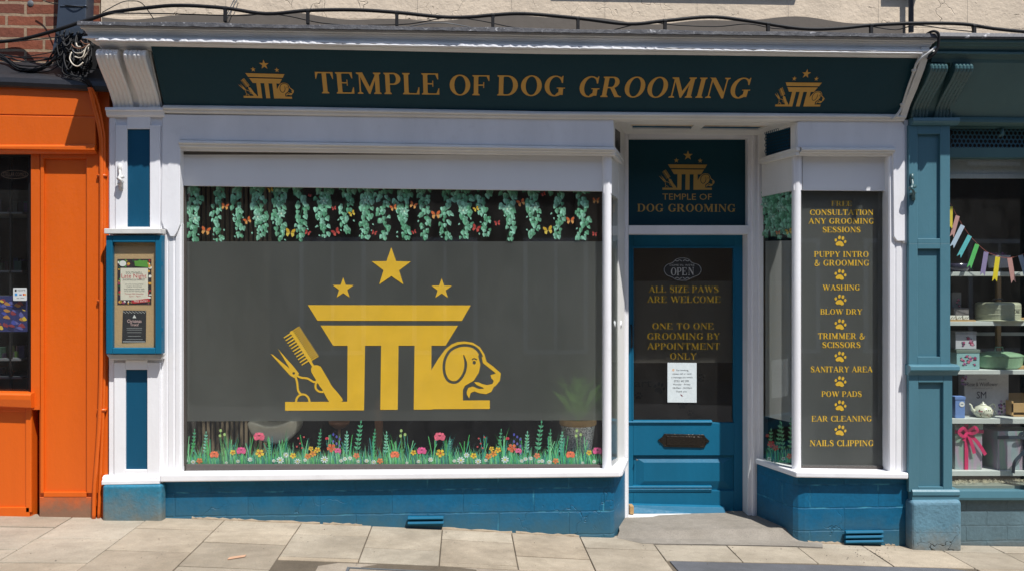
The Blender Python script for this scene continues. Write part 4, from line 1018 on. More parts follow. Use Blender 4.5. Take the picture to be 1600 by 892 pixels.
sv = Print(SPL, 37, .0005)
for x, y, l in ((1202, 672, 3), (1214, 660, 5), (1224, 662, -3), (1234, 655, 2)): sprig(sv, x, 716, y, l, lin(100, 160, 110), 5.5)
grass(sv, 1196, 1239, 722, 42, .9)
for x, y, r_, c in ((1205, 693, 6, lin(190, 60, 50)), (1212, 699, 5, lin(190, 80, 60)), (1234, 712, 5, lin(200, 90, 60)), (1199, 680, 3, lin(180, 60, 40)), (1224, 716, 3.5, lin(200, 210, 200)), (1202, 716, 3.5, lin(200, 210, 200))): sv.flower(x, y, r_, c, lin(160, 80, 40))
sv.build('flower_print', SW)

# ---------------------------------------------------------------- service window
m = MB(); m.pbox(1385, 298, 1390, 735, .06, .11); m.pbox(1252, 728, 1388, 735, .075, .11); SV = m.build('service_window', M['greyframe'], SHOP)
m = MB(); m.pbox(1254, 242, 1391, 298, .055, .07, y0r=244, y1r=299); m.build('blind', M['blind'], SV, bevel=.002)
m = MB(); gsh(m, 1250, 296, 1386, 731, .080); m.build('glass', M['glass'], SV)
m = MB(); m.flat = True; m.add([GL.hit(1250, 290), GL.hit(1250, 731), GL.hit(1387, 731), GL.hit(1383, 290)], [(0, 1, 2, 3)]); m.build('frosted_film', M['frost'], SV)
m = MB(); m.flat = True
for s, x0, yt, x1, yb in (('FREE', 1299, 314.5, 1331, 322.5), ('CONSULTATION', 1265, 328, 1364.6, 336.5), ('ANY GROOMING', 1263, 341.5, 1365.7, 350), ('SESSIONS', 1285, 355, 1344.5, 363.5), ('PUPPY INTRO', 1272, 393, 1357, 402), ('& GROOMING', 1272, 406.5, 1358, 415.5), ('WASHING', 1285, 445, 1343.4, 453.5), ('BLOW DRY', 1281.7, 482.5, 1347, 491), ('TRIMMER &', 1277.5, 520, 1351.5, 529.3), ('SCISSORS', 1284.5, 534, 1344.5, 543), ('SANITARY AREA', 1266.5, 572, 1363, 581), ('POW PADS', 1283.5, 610.6, 1346.3, 619.4), ('EAR CLEANING', 1268, 649, 1362, 657.8), ('NAILS CLIPPING', 1265, 687, 1365, 696.3)):
    lett(M['gold'], SV, GL, .002, [(s, x0, yt, x1, yb, yb)])
for y in (369.5, 421.5, 460.5, 498.7, 549.2, 587.7, 625.4, 664): m = MB(); m.flat = True; paw(m, GL, 1303.5, y, 1322, y+16.8, .002); m.build('paw_print', M['gold'], SV)

# ---------------------------------------------------------------- door recess
m = MB()      # soffit
zf, zk = Zx(1, .02, 190), Zx(1, .42, 209.5); xs = lambda f: (X(960, 0)+(X(978, .42)-X(960, 0))*f, X(1245, 0)+(X(1184, .42)-X(1245, 0))*f)
def sof(f0, f1, u0, u1, dz=0, th=.02):
    q = []
    for f, u in ((f0, u0), (f0, u1), (f1, u1), (f1, u0)):
        a, b = xs(f); q.append(Vector((a+(b-a)*u, .03+.40*f, zf+(zk-zf)*f+dz)))
    return q, Vector((0, 0, th))
for f0, f1, u0, u1 in ((0, .22, 0, 1), (.58, 1, 0, 1), (.22, .58, 0, .08), (.22, .58, .455, .52), (.22, .58, .9, 1)): m.prism(*sof(f0, f1, u0, u1))
SF = m.build('recess_ceiling', M['cream'], SHOP, bevel=.002)
m = MB(); m.prism(*sof(.2, .6, .06, .93, .012)); m.build('panel', M['blue'], SF)
p = at(1098, 185, -.03); m = MB(); m.tube([p, p+Vector((0, -.01, .025)), p+Vector((0, .02, .03))], .006, 8); m.build('hook', M['iron'], SF)
YF = .42
JL = [(0, .02), (.12, .0), (.35, .0), (.42, .012), (.55, .012), (.62, .002), (1, .002)]
m = MB(); flutes(m, 966, 982.5, 205, 822, YF, .62, [(0, .0), (.2, .0), (.25, .010), (.45, .010), (.5, .0), (.72, .0), (.76, .008), (1, .008)])
flutes(m, 1170, 1193, 205, 822, YF, .62, [(0, .02), (.25, .02), (.3, .004), (.48, .004), (.52, .012), (.66, .012), (.70, .0), (1, .0)])
m.pbox(982.5, 204, 1170, 216, YF, .60); m.pbox(982.5, 352.5, 1170, 366, YF+.01, .60)
m.build('door_frame', M['white'], SHOP, bevel=.002)
m = MB(); m.pbox(981, 214, 1171, 354, .50, .53); TR = m.build('transom_sign', M['fascia'], SHOP)
TP = VP(.498); m = MB(); m.flat = True; logo(m, TP, (1029.6, 235.5, 1116.5, 297, 297.5), .001); m.build('logo', M['dimgold'], TR)
m = MB(); m.flat = True; sans(m, 'TEMPLE OF', TP, 1035, 303.3, 1112, 312.6, .001); m.build('lettering', M['dimgold'], TR); lett(M['dimgold'], TR, TP, .001, [('DOG GROOMING', 996, 319, 1149.4, 331, 331.5)])

YD = .56
DB = M['doorblue']
m = MB()
m.pbox(972, 362, 989.5, 802, YD, YD+.045); m.pbox(1147, 362, 1174, 808, YD, YD+.045); m.pbox(989.5, 362, 1147, 386, YD, YD+.045)
m.pbox(989.5, 660, 1147, 711, YD, YD+.045); m.pbox(989.5, 766, 1147, 800, YD, YD+.045, y1r=806)
m.pbox(989.5, 711, 1147, 766, YD+.018, YD+.045)
DOOR = m.build('door', DB, SHOP, bevel=.003)
m = MB()      # raised and fielded panel
def field(mb, o, i, Y0, Y1):
    a = [at(o[0], o[3], Y0), at(o[2], o[3], Y0), at(o[2], o[1], Y0), at(o[0], o[1], Y0)]; b = [at(i[0], i[3], Y1), at(i[2], i[3], Y1), at(i[2], i[1], Y1), at(i[0], i[1], Y1)]
    mb.loft(a, b)
field(m, (993, 714, 1144, 764), (1006, 722, 1131, 751), YD+.019, YD+.001); m.build('panel', DB, DOOR, bevel=.001)
m = MB()
for (x0, y0, x1, y1) in ((987, 655.5, 1149, 661), (988, 757, 1148, 762.5)):
    hsweep(m, [x0, x1], [([y0, y0], YD+.012), ([y0+2, y0+2], YD-.008), ([y0+4, y0+4], YD-.012), ([y1, y1], YD-.006)], YD+.02)
hsweep(m, [988, 1148], [([761, 761], YD-.002), ([764, 764], YD-.010), ([768, 768], YD-.004)], YD+.02)
for x in (988, 1146): m.pbox(x, 388, x+2, 656, YD-.006, YD+.01)
m.pbox(988, 385, 1148, 388, YD-.006, YD+.01)
m.build('bead', DB, DOOR, bevel=.0015)
m = MB(); hsweep(m, [984, 1169], [([785, 789], YD-.002), ([788, 792.5], YD-.028), ([799.5, 807.5], YD-.060), ([801.5, 810], YD-.056)], YD+.01); m.build('weatherboard', DB, DOOR, bevel=.002)
m = MB(); gsh(m, 987, 384, 1149, 660, YD+.018); m.build('glass', M['glass'], DOOR)
DP = VP(YD+.034)
m = MB(); m.flat = True; m.add([DP.hit(984, 439), DP.hit(984, 566.5), DP.hit(1148.5, 566), DP.hit(1148.5, 439)], [(0, 1, 2, 3)]); m.build('frosted_film', M['frostdoor'], DOOR)
m = MB(); m.flat = True
for s, x0, yt, x1, yb in (('ALL SIZE PAWS', 1013.6, 447, 1123, 457), ('ARE WELCOME', 1011, 462.5, 1126, 472.7), ('ONE TO ONE', 1019, 504.5, 1115, 514), ('GROOMING BY', 1011, 520, 1125, 530), ('APPOINTMENT', 1011, 535.6, 1125, 545.5), ('ONLY', 1046.6, 551.2, 1088.6, 561)): lett(M['gold'], DOOR, DP, .002, [(s, x0, yt, x1, yb, yb)])
# letter plate
m = MB(); q = [(1038, 677), (1100, 678.5), (1103, 683), (1109, 688.5), (1104, 692), (1101, 699), (1038, 697.5), (1035, 693), (1028, 687), (1035, 682)]
m.pq(q, YD-.008, YD+.002); LB = m.build('letter_plate', M['iron'], DOOR, bevel=.002)
m = MB(); m.pq([(1042, 680.5), (1097, 681.5), (1097, 695), (1042, 694)], YD-.014, YD-.006); m.build('flap', M['iron'], LB, bevel=.003)
m = MB()
for x, y in ((1033.5, 687), (1104, 688.5)): p = at(x, y, YD-.01); m.tube([p, p+Vector((0, -.005, 0))], .007, 10)
for a, b in (((1040, 679), (1099, 680)), ((1040, 696), (1099, 697))): m.tube([at(*a, YD-.01), at(*b, YD-.01)], .0022, 6)
m.build('screw', M['iron'], LB)
m = MB(); p = at(994, 717, YD-.002); m.tube([p, p+Vector((.008, -.022, 0)), p+Vector((-.006, -.03, 0))], .0045, 8); m.build('catch', M['lead'], DOOR)
m = MB(); p = at(986, 520, YD-.005); q = spline([tuple(at(986.5, 508, YD)), tuple(at(987, 512, YD-.035)), tuple(at(987, 524, YD-.045)), tuple(at(987, 538, YD-.035)), tuple(at(986.5, 542, YD))], 5); m.tube([Vector(a) for a in q], .007, 8); m.build('handle', M['black'], DOOR, smooth=True)
m = MB(); hsweep(m, [978, 1172], [([802, 802], .50), ([806.5, 808], .43), ([813.5, 815.5], .42)], .62); m.build('threshold', M['weatherwhite'], SHOP, bevel=.003)
for px in (959, 969):      # two small white catches on the jamb
    m = MB(); p = at(px, 506, .33 if px > 960 else .2); m.tube([p+Vector((0, -.0, .02)), p+Vector((0, -.022, .012)), p+Vector((0, -.022, -.014)), p+Vector((0, 0, -.022))], .009, 8); m.build('window_catch', M['white'], SHOP, smooth=True)
m = MB(); m.pbox(984.5, 790, 990.5, 803, .47, .54); tag(m.build('door_wedge', M['oak'], bevel=.003), 'small pale wooden wedge at the foot of the blue door', 'wedge')
# ============================================================ notices
NB = thing('notice_board', 'blue framed glazed cork notice board with two posters on the white pilaster', 'notice board', (X(208, -.1), -.10, 1.5))
m = MB(); fr(m, (165.5, 368, 252, 552.5), (175.5, 379, 242.5, 543), -.105, -.035); m.build('frame', M['doorblue'], NB, bevel=.004)
m = MB(); m.pbox(174, 377, 244, 545, -.070, -.04); m.build('backing', M['cork'], NB)
m = MB(); gsh(m, 174.5, 378, 243.5, 544, -.092); m.build('glass', M['glass'], NB)
m = MB(); m.pbox(162.5, 357.5, 250.5, 365.5, -.125, -.02); m.build('ledge', M['weatherwhite'], NB, bevel=.003)
m = MB(); m.pq([(166, 553), (256, 553), (251, 561), (172, 561)], -.06, -.02); m.build('shelf_bracket', M['weatherwhite'], NB, bevel=.003)
m = MB()
for y in (412, 515): p = at(253.2, y, -.09); m.tube([p+Vector((0, 0, .012)), p+Vector((0, 0, -.012))], .005, 8)
m.build('hinge', M['doorblue'], NB)
P1 = VP(-.0722)
def rect(mb, pl, x0, y0, x1, y1, c, off=0, tilt=0): mb.add([pl.hit(x0, y1, off), pl.hit(x1, y1+tilt, off), pl.hit(x1, y0+tilt, off), pl.hit(x0, y0, off)], [(0, 1, 2, 3)], c)
K = lambda r, g, b: tuple(x*1.05 for x in lin(r, g, b)[:3])+(1,)
m = MB(); m.flat = True; rr = random.Random(4)
rect(m, P1, 183.5, 405, 236.5, 475.5, K(45, 35, 40), .0)
for i in range(70):
    side = i % 4; x = rr.uniform(186, 234) if side < 2 else (rr.uniform(185, 190) if side == 2 else rr.uniform(230, 235)); y = rr.uniform(407, 417) if side == 0 else (rr.uniform(469, 474) if side == 1 else rr.uniform(408, 472))
    c = rr.choice([K(190, 40, 45), K(70, 140, 60), K(150, 60, 90), K(215, 160, 60), K(235, 230, 220), K(40, 80, 45), K(90, 40, 70)])
    m.add([P1.hit(a, b, .0003+.00002*i) for a, b in ell(x, y, rr.uniform(1, 3), rr.uniform(1, 3), 7)], [tuple(range(7))], c)
m.add([P1.hit(a, b, .0022) for a, b in ell(192, 412, 5.5, 4.5, 14)], [tuple(range(14))], K(225, 225, 220))
m.add([P1.hit(a, b, .0022) for a, b in ((210, 408), (230, 407), (232, 418), (211, 416))], [(0, 1, 2, 3)], K(90, 150, 60))
rect(m, P1, 188.5, 419, 231.5, 468.5, K(222, 214, 196), .0024)
for s, x0, y0, x1, y1, c in (('SOUTHWELL', 197, 424.6, 223, 428.2, K(70, 80, 70)), ('Late Night', 190, 427.8, 229, 436.6, K(190, 60, 70)), ('SHOPPING & MARKET', 192, 435.6, 227, 438.6, K(60, 60, 60)), ('Join us for an evening of festive', 196, 443, 224, 445.6, K(80, 80, 80)), ('shopping, food and music', 198, 446.4, 222, 449, K(80, 80, 80)), ('local makers market stalls', 194, 450, 226, 452.6, K(80, 80, 80)), ('carols and late opening shops', 194, 453.6, 227, 456, K(80, 80, 80)), ('Thursday 28th November', 195, 457.6, 225, 460.4, K(180, 60, 60)), ('5pm - 9pm', 202, 461.4, 220, 464.2, K(180, 60, 60))): sans(m, s, P1, x0, y0, x1, y1, .0028, c)
m.add([P1.hit(a, b, .003) for a, b in ((206, 469), (233, 466), (235, 471), (208, 474))], [(0, 1, 2, 3)], K(185, 40, 45)); sans(m, 'FREE ENTRY', P1, 210, 468.6, 231, 471.6, .0033, K(230, 220, 210))
tag(m.build('poster', M['print']), 'colourful cream and dark late night shopping poster, upper of the two in the notice board', 'poster')
m = MB(); m.flat = True
m.add([P1.hit(a, b, .0) for a, b in ((190.5, 535), (228, 534), (228.5, 485), (192, 484.5))], [(0, 1, 2, 3)], K(38, 38, 42))
for i in range(22): x = 192.5+i*1.65; m.add([P1.hit(a, b, .0004) for a, b in ell(x, 486.5+(i % 3)*1.1, .55, .55, 6)], [tuple(range(6))], K(220, 220, 215))
for s, x0, y0, x1, y1 in (('Christmas', 199, 498.5, 221, 503.8), ('Trees!', 203.5, 504.6, 216.5, 509)): sans(m, s, P1, x0, y0, x1, y1, .0006, K(225, 190, 185))
m.add([P1.hit(a, b, .0005) for a, b in ((210, 491), (213, 496.5), (207, 496.5))], [(0, 1, 2)], K(210, 210, 205))
for y, a, b in ((512, 198, 222), (514.6, 198, 222), (518.8, 199, 221), (524.5, 200, 220), (529.5, 197, 223)): rect(m, P1, a, y, b, y+.7, K(150, 150, 150), .0006)
rect(m, P1, 192, 533, 227, 533.8, K(220, 220, 220), .0006)
tag(m.build('poster', M['print']), 'small black poster, lower of the two in the notice board', 'poster')
# paper on the door glass
NP = VP(YD+.012)
m = MB(); m.flat = True; rect(m, NP, 1043, 566, 1088.5, 628, K(215, 225, 228), 0, .4)
for s, y, a, b in (('For booking,', 576.5, 1057, 1076), ('please call or send', 582, 1051, 1080), ('a message (no texts)', 587.5, 1049, 1082), ('07351 442 398', 593, 1053, 1076), ('Monday - Friday', 598.6, 1052, 1079), ('08:00am - 06:00pm', 604, 1051, 1081), ('Thank you', 609.6, 1056, 1073)): sans(m, s, NP, a, y, b, y+3.4, .0006, K(70, 75, 80))
m.add([NP.hit(a, b, .0006) for a, b in ((1063, 615), (1066, 617), (1067, 619), (1064, 618))], [(0, 1, 2, 3)], K(120, 30, 50)); m.add([NP.hit(a, b, .0006) for a, b in ell(1052, 577.5, 2, 2, 8)], [tuple(range(8))], K(225, 190, 160))
tag(m.build('paper_notice', M['print']), 'white printed paper notice fixed inside the door glass', 'notice')
# hanging open sign
OP = VP(YD+.014)
t = thing('open_sign', 'black scalloped open sign hanging on a string inside the door glass', 'sign', OP.hit(1066, 440))
out = spline([(1036, 421), (1041, 413), (1050, 410), (1056, 404), (1066, 402), (1076, 404), (1082, 410), (1092, 413), (1097, 421), (1093, 430), (1083, 434), (1076, 438), (1066, 439.5), (1056, 438), (1049, 434), (1040, 430)], 3, True)
m = MB(); m.prism([OP.hit(a, b) for a, b in out], (0, .004, 0)); m.build('board', plain('black_board', (.02, .02, .02, 1), .5), t)
m = MB(); m.flat = True; ins = [(1066.5+(a-1066.5)*.95, 421+(b-421)*.93) for a, b in out]
for a, b in zip(ins, ins[1:]+ins[:1]): m.add([OP.hit(x, y, .001) for x, y in stroke([a, b], .32)], [(0, 1, 2, 3)])
text(m, 'OPE', OP, (1048, 418.5, 1073.5, 430.5, 430), .001); text(m, 'N', OP, (1075, 418, 1084.5, 430, 429.6), .001); sans(m, "COME IN, WE'RE", OP, 1046, 413, 1085, 416.3, .001)
for sx in (-1, 1):
    for cy, r_ in ((407.5, 1), (434.5, -1)):
        q = spline([(1066+sx*1, cy+r_), (1066+sx*4, cy-r_*1.2), (1066+sx*8, cy+r_*.8), (1066+sx*11, cy-r_*.5)], 3)
        for a, b in zip(q, q[1:]): m.add([OP.hit(x, y, .001) for x, y in stroke([a, b], .45)], [(0, 1, 2, 3)])
m.build('lettering', plain('chalk_grey', (.42, .42, .40, 1), .6), t)
m = MB()
for x in (1053, 1078): m.tube([OP.hit(x, 405), OP.hit(1065.5, 387)], .0012, 6)
m.build('string', M['lead'], t)

# ============================================================ inside the grooming shop
def room(x0, x1, y0, y1, z0, z1, mw, mf, tag_, yf=None):
    m = MB(); m.flat = True
    for q in ([(x0, y1, z0), (x1, y1, z0), (x1, y1, z1), (x0, y1, z1)], [(x0, y0, z0), (x0, y1, z0), (x0, y1, z1), (x0, y0, z1)], [(x1, y1, z0), (x1, y0, z0), (x1, y0, z1), (x1, y1, z1)], [(x0, y0, z1), (x0, y1, z1), (x1, y1, z1), (x1, y0, z1)]): m.add(q, [(0, 1, 2, 3)])
    struct(m.build('room_walls', mw))
    m = MB(); m.box(x0, x1, yf or y0, y1, z0-.05, z0); struct(m.build('room_floor', mf))
xA, xB = X(256, .1), X(1418, .1); fz0 = Zx(0, .1, 757)
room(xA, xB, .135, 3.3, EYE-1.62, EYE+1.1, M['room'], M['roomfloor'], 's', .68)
# window bed behind the main window
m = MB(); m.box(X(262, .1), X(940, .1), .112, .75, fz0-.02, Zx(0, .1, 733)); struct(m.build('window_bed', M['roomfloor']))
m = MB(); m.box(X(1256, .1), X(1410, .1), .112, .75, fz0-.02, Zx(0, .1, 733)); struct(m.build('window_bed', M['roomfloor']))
zb = Zx(0, .1, 733)
m = MB(); x = X(286, .8)
while x < X(300, .8)+.55: m.box(x, x+.018, .80, .82, zb-.1, zb+2.0); x += .034
sl = m.build('slatted_screen', M['slat']); tag(sl, 'brown vertical slatted screen behind the left end of the vines', 'screen')
# ivory shell chair: seat bowl on a stem
t = thing('shell_chair', 'ivory moulded shell chair seen low in the display window', 'chair', (X(425, .34), .34, zb))
c = at(424, 672, .34)
o2 = spline([(386, 664), (390, 658), (400, 660), (413, 664.5), (428, 665), (444, 661), (455, 656), (463, 658), (464, 668), (458, 681), (445, 690), (428, 694), (410, 690), (394, 680)], 4, True)
m = MB(); m.pq(o2, .22, .46); m.build('seat', M['shell'], t, bevel=.03, seg=5, smooth=True)
m = MB(); m.lathe([(.10, 0), (.10, .012), (.02, .02), (.015, .02), (.015, c.z-zb-.06)], (c.x, c.y, zb), 20); m.build('stand', M['iron'], t)
m = MB(); p = at(530, 662, .5); m.lathe([(.001, 0), (.03, .0), (.07, .03), (.075, .05), (.06, .05)], (p.x, .5, p.z-.03), 18); m.lathe([(.012, 0), (.010, p.z-.03-zb)], (p.x, .5, zb), 10); tag(m.build('copper_bowl', M['terracotta'], smooth=True), 'small copper bowl on a stem under the gold columns', 'bowl')
m = MB(); p = at(592, 668, .55); m.lathe([(.055, 0), (.05, .02), (.024, .05), (.030, .25), (.02, .42)], (p.x, .55, zb), 16); tag(m.build('wooden_stool_leg', M['terracotta'], smooth=True), 'turned pinkish wooden stand behind the middle flowers', 'stand')
# glitter pot with plant behind the frosted film
pc = at(903, 700, .32); t = thing('potted_plant', 'leafy green plant in a silver glitter pot behind the frosted glass', 'plant', (pc.x, .32, zb))
def glitter():
    mm, nt, b, out = newmat('silver_glitter'); v = N(nt, 'ShaderNodeTexVoronoi'); v.inputs['Scale'].default_value = 170; nt.links.new(pos(nt), v.inputs['Vector'])
    nt.links.new(ramp(nt, v.outputs['Color'], .2, .8, (.12, .14, .16, 1), (1, 1, 1, 1)), b.inputs['Base Color']); b.inputs['Roughness'].default_value = .35; b.inputs['Metallic'].default_value = .3; return mm
ptz = at(903, 663, .32).z-zb
m = MB(); m.lathe([(.070, 0), (.085, .01), (.118, ptz), (.105, ptz), (.10, ptz-.02)], (pc.x, .32, zb), 32); m.build('pot', glitter(), t, smooth=False)
m = MB(); m.lathe([(.122, 0), (.128, .008), (.128, .042), (.118, .045), (.112, .03), (.001, .028)], (pc.x, .32, zb+ptz), 32); m.build('rim', M['oak'], t)
m = MB(); rr = random.Random(12)
for i in range(70):
    a = rr.uniform(0, 2*pi); h = rr.uniform(.03, .34); l = rr.uniform(.05, .21); w = rr.uniform(.020, .045); base = Vector((pc.x, .32, zb+ptz+.02)); tip = base+Vector((cos(a)*l, sin(a)*l*.5, h)); mid = base.lerp(tip, .6)+Vector((0, 0, .05)); sd = Vector((-sin(a), cos(a), 0))*w
    m.add([base, mid-sd, tip, mid+sd], [(0, 1, 2, 3)]); 
m.flat = True; m.build('foliage', M['leafg'], t)
# back wall of the door area with paw decals, and a lamp ring
BP = VP(2.0)
m = MB(); m.box(X(900, 2.0), X(1200, 2.0), 2.0, 2.05, EYE-1.62, EYE+1.0)
tag(m.build('back_partition', plain('mushroom_wall', (.15, .12, .10, 1), .8, 0, 0, 4)), 'brown partition wall with black paw marks seen through the door glass', 'partition')
BQ = VP(1.997)
m = MB(); m.flat = True
for x, y, z in ((1030, 606, 18), (1066, 632, 14), (998, 618, 12), (1095, 590, 12), (1078, 645, 10)): paw(m, BQ, x-z/2, y-z/2, x+z/2, y+z/2, .0, None, rr.uniform(-.5, .5))
sans(m, 'art', BQ, 992, 594, 1018, 604, .0); tag(m.build('paw_decal', M['text']), 'black paw and word decals on the partition behind the door', 'decal')

# ============================================================ orange shop on the left
OS = thing('orange_shopfront', 'bright orange painted timber shopfront with a black gutter at the photo edge', 'shopfront', (0, 0, 0))
O = M['orange']; xo = X(-330, 0)
m = MB()
hsweep(m, [-330, 0, 154], [([132, 136, 138], -.050), ([170, 178.6, 181.2], -.050), ([171, 179.4, 182], -.044), ([172, 180.4, 183], -.044), ([173, 181, 184], -.050), ([216, 227, 227], -.050), ([218, 229, 229], -.064), ([224, 233, 235], -.064), ([226, 235, 237], -.040), ([230, 241, 241], -.020)], .10)
m.build('fascia', O, OS, bevel=.002)
m = MB(); m.pbox(153, 130, 171, 560, .002, .12); m.pbox(156, 233, 168, 812, -.006, .10); m.build('end_strip', O, OS, bevel=.002)
m = MB()
m.pbox(48, 236, 62, 640, -.008, .10); m.pbox(61.5, 236, 156, 790, .004, .10); m.pbox(63, 236, 68, 770, -.014, .005); m.pbox(135, 236, 155, 770, -.014, .005); m.pbox(68, 236, 135, 248, -.014, .005); m.pbox(68, 768, 135, 776, -.010, .005); OPL = m.build('pilaster', O, OS, bevel=.003)
m = MB(); m.pbox(61.5, 776, 148, 812, -.008, .06)
m.build('pilaster_foot', brickmat('orange_paint_worn_at_foot', (.70, .115, .007, 1), 9, 9, .001, None, (.70, .115, .007, 1), bstr=.3, ground=(gz(-3)+.02, .14, (.17, .13, .09, 1), 0), rough=.5), OS, bevel=.003)
m = MB()
hsweep(m, [-330, 55], [([606, 614], -.050), ([609, 617], -.060), ([618, 624], -.060), ([622, 637], -.050)], .05)
m.build('sill', O, OS, bevel=.004)
m = MB(); m.pbox(-330, 630, 49, 815, .000, .10); m.pbox(-330, 792, 46, 815, -.012, .01); m.pbox(40, 632, 49, 800, -.012, .01); m.pbox(-330, 632, 40, 642, -.012, .01); m.build('stall_riser', O, OS, bevel=.003)
m = MB(); m.pbox(-330, 236, 49, 243, .0, .10); m.pbox(44.5, 240, 50, 618, .03, .10); m.pbox(-330, 236, -318, 640, .0, .1); WO = m.build('window', M['black'], OS, bevel=.002)
m = MB(); gsh(m, -320, 238, 48, 618, .05); m.build('glass', M['glass'], WO)
m = MB()
pp = [(146.5, 812, -.03), (148, 760, -.03), (152.5, 700, -.03), (156, 640, -.03), (158, 560, -.03), (158.5, 420, -.03), (158.5, 250, -.03), (156, 205, -.045), (147, 165, -.06), (140, 137, -.09)]
m.tube([Vector(a) for a in spline([tuple(at(*p)) for p in pp], 4)], .013, 10)
pp = [(154, 812, -.02), (157, 740, -.02), (161, 650, -.02), (163, 560, -.018), (163, 250, -.018), (160, 200, -.03), (152, 160, -.05), (143, 138, -.08)]
m.tube([Vector(a) for a in spline([tuple(at(*p)) for p in pp], 4)], .010, 8)
for y in (275, 640, 470): p = at(160, y, -.02); m.box(p.x-.03, p.x+.025, -.032, -.0, p.z-.008, p.z+.008)
m.build('cable_pipe', O, OS, smooth=True)
m = MB()
A = [(-330, 112), (0, 119.5), (165, 127)]
rows = []
for k in range(40):
    px = -330+495*k/39; x = X(px, -.2); py = 112+(px+330)*(7.5/330) if px < 0 else 119.5+px*.045
    rows.append([Vector((x, Y, Zx(x, Y, py+d))) for d, Y in ((0, -.048), (-2+sin(k)*.6, -.060), (2, -.078), (9, -.084), (15, -.076), (18, -.060), (19, .08), (-22, .095))])
for a, b in zip(rows, rows[1:]): m.loft(a, b, cap=False)
m.add(rows[0], [tuple(range(8))]); m.add(rows[-1], [tuple(range(8))])
M['gutter'] = plain('black_gutter', (.022, .022, .025, 1), .4, .1, .5, 22)
m.build('gutter', M['gutter'], OS)
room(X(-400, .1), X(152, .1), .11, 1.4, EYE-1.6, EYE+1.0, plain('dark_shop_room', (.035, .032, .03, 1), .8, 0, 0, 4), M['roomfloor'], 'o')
t = thing('display_cabinet', 'dark glass shelved cabinet with small boxed toys inside the orange shop window', 'cabinet', (X(10, .4), .4, .6))
m = MB()
for y in (333, 424, 463, 562, 590): m.box(X(-320, .4), X(46, .4), .30, .70, Zx(-3, .3, y)-.006, Zx(-3, .3, y)+.006)
m.build('shelf', M['lead'], t)
m = MB()
for px in (16, 44, -120, -240): p = X(px, .3); m.box(p-.006, p+.006, .30, .32, EYE-.9, EYE+.9)
m.build('post', M['black'], t)
rr = random.Random(8); m = MB()
for i in range(46):
    px = rr.uniform(-60, 40); y = rr.choice([333, 424, 562, 590]); w = rr.uniform(5, 12); h = rr.uniform(8, 20); p = at(px, y, .36)
    m.box(p.x, p.x+w/235, .36+rr.uniform(0, .1), .5, p.z+.007, p.z+.007+h/235, K(*[rr.randint(20, 75) for _ in range(3)]))
tg = m.build('toy_box', M['print']); tag(tg, 'dim stacked small boxes on the cabinet shelves in the orange shop', 'boxes'); tg['kind'] = 'stuff'
m = MB(); m.flat = True; Q1 = VP(.075); rr = random.Random(21)
rect(m, Q1, -40, 462, 44, 518, K(40, 45, 95))
for i in range(60):
    x, y = rr.uniform(-36, 38), rr.uniform(466, 514); c = rr.choice([K(60, 70, 150), K(200, 170, 60), K(130, 50, 60), K(90, 90, 150), K(30, 30, 70), K(170, 120, 60)])
    m.add([Q1.hit(a, b, .0003+.00003*i) for a, b in spline([(x-rr.uniform(2, 7), y), (x, y-rr.uniform(1, 5)), (x+rr.uniform(2, 7), y+2), (x, y+rr.uniform(1, 5))], 3, True)], [tuple(range(12))], c)
tag(m.build('poster', M['print']), 'blue and yellow comic style poster low in the orange shop window', 'poster')
m = MB(); m.flat = True; Q2 = VP(.048)
q = [(20.5, 450.5), (21.5, 449.5), (41, 449.5), (42, 450.5), (42, 468.5), (41, 469.5), (21.5, 469.5), (20.5, 468.5)]
m.add([Q2.hit(*a) for a in q], [tuple(range(8))], K(200, 205, 205)); rect(m, Q2, 23, 458, 27, 462, K(60, 140, 200), .0004); rect(m, Q2, 30, 459.5, 34, 461, K(60, 70, 130), .0004)
m.add([Q2.hit(a, b, .0004) for a, b in ell(37, 460, 1.6, 1.6, 8)], [tuple(range(8))], K(190, 50, 40)); m.add([Q2.hit(a, b, .0005) for a, b in ell(39.2, 460, 1.6, 1.6, 8)], [tuple(range(8))], K(220, 150, 50))
rect(m, Q2, 23, 452, 26, 455.5, K(60, 60, 60), .0004); sans(m, 'square', Q2, 27.5, 452.4, 39.5, 455.4, .0004, K(90, 90, 90)); rect(m, Q2, 26, 465, 30, 466, K(150, 150, 150), .0004); rect(m, Q2, 32, 465, 38, 466, K(150, 150, 150), .0004)
tag(m.build('card_sticker', M['print']), 'small pale card payment sticker on the orange shop glass', 'sticker')
m = MB(); m.flat = True; Q3 = VP(.056)
e = ell(23, 273, 21, 6.5, 26)
for a, b in zip(e, e[1:]+e[:1]): m.add([Q3.hit(x, y) for x, y in stroke([a, b], .5)], [(0, 1, 2, 3)], K(120, 95, 75))
sans(m, 'STELLAR COMICS', Q3, 5, 270.2, 41, 276, .0004, K(125, 100, 80)); 
tag(m.build('shop_decal', M['print']), 'dim oval lettered decal at the top of the orange shop glass', 'decal')

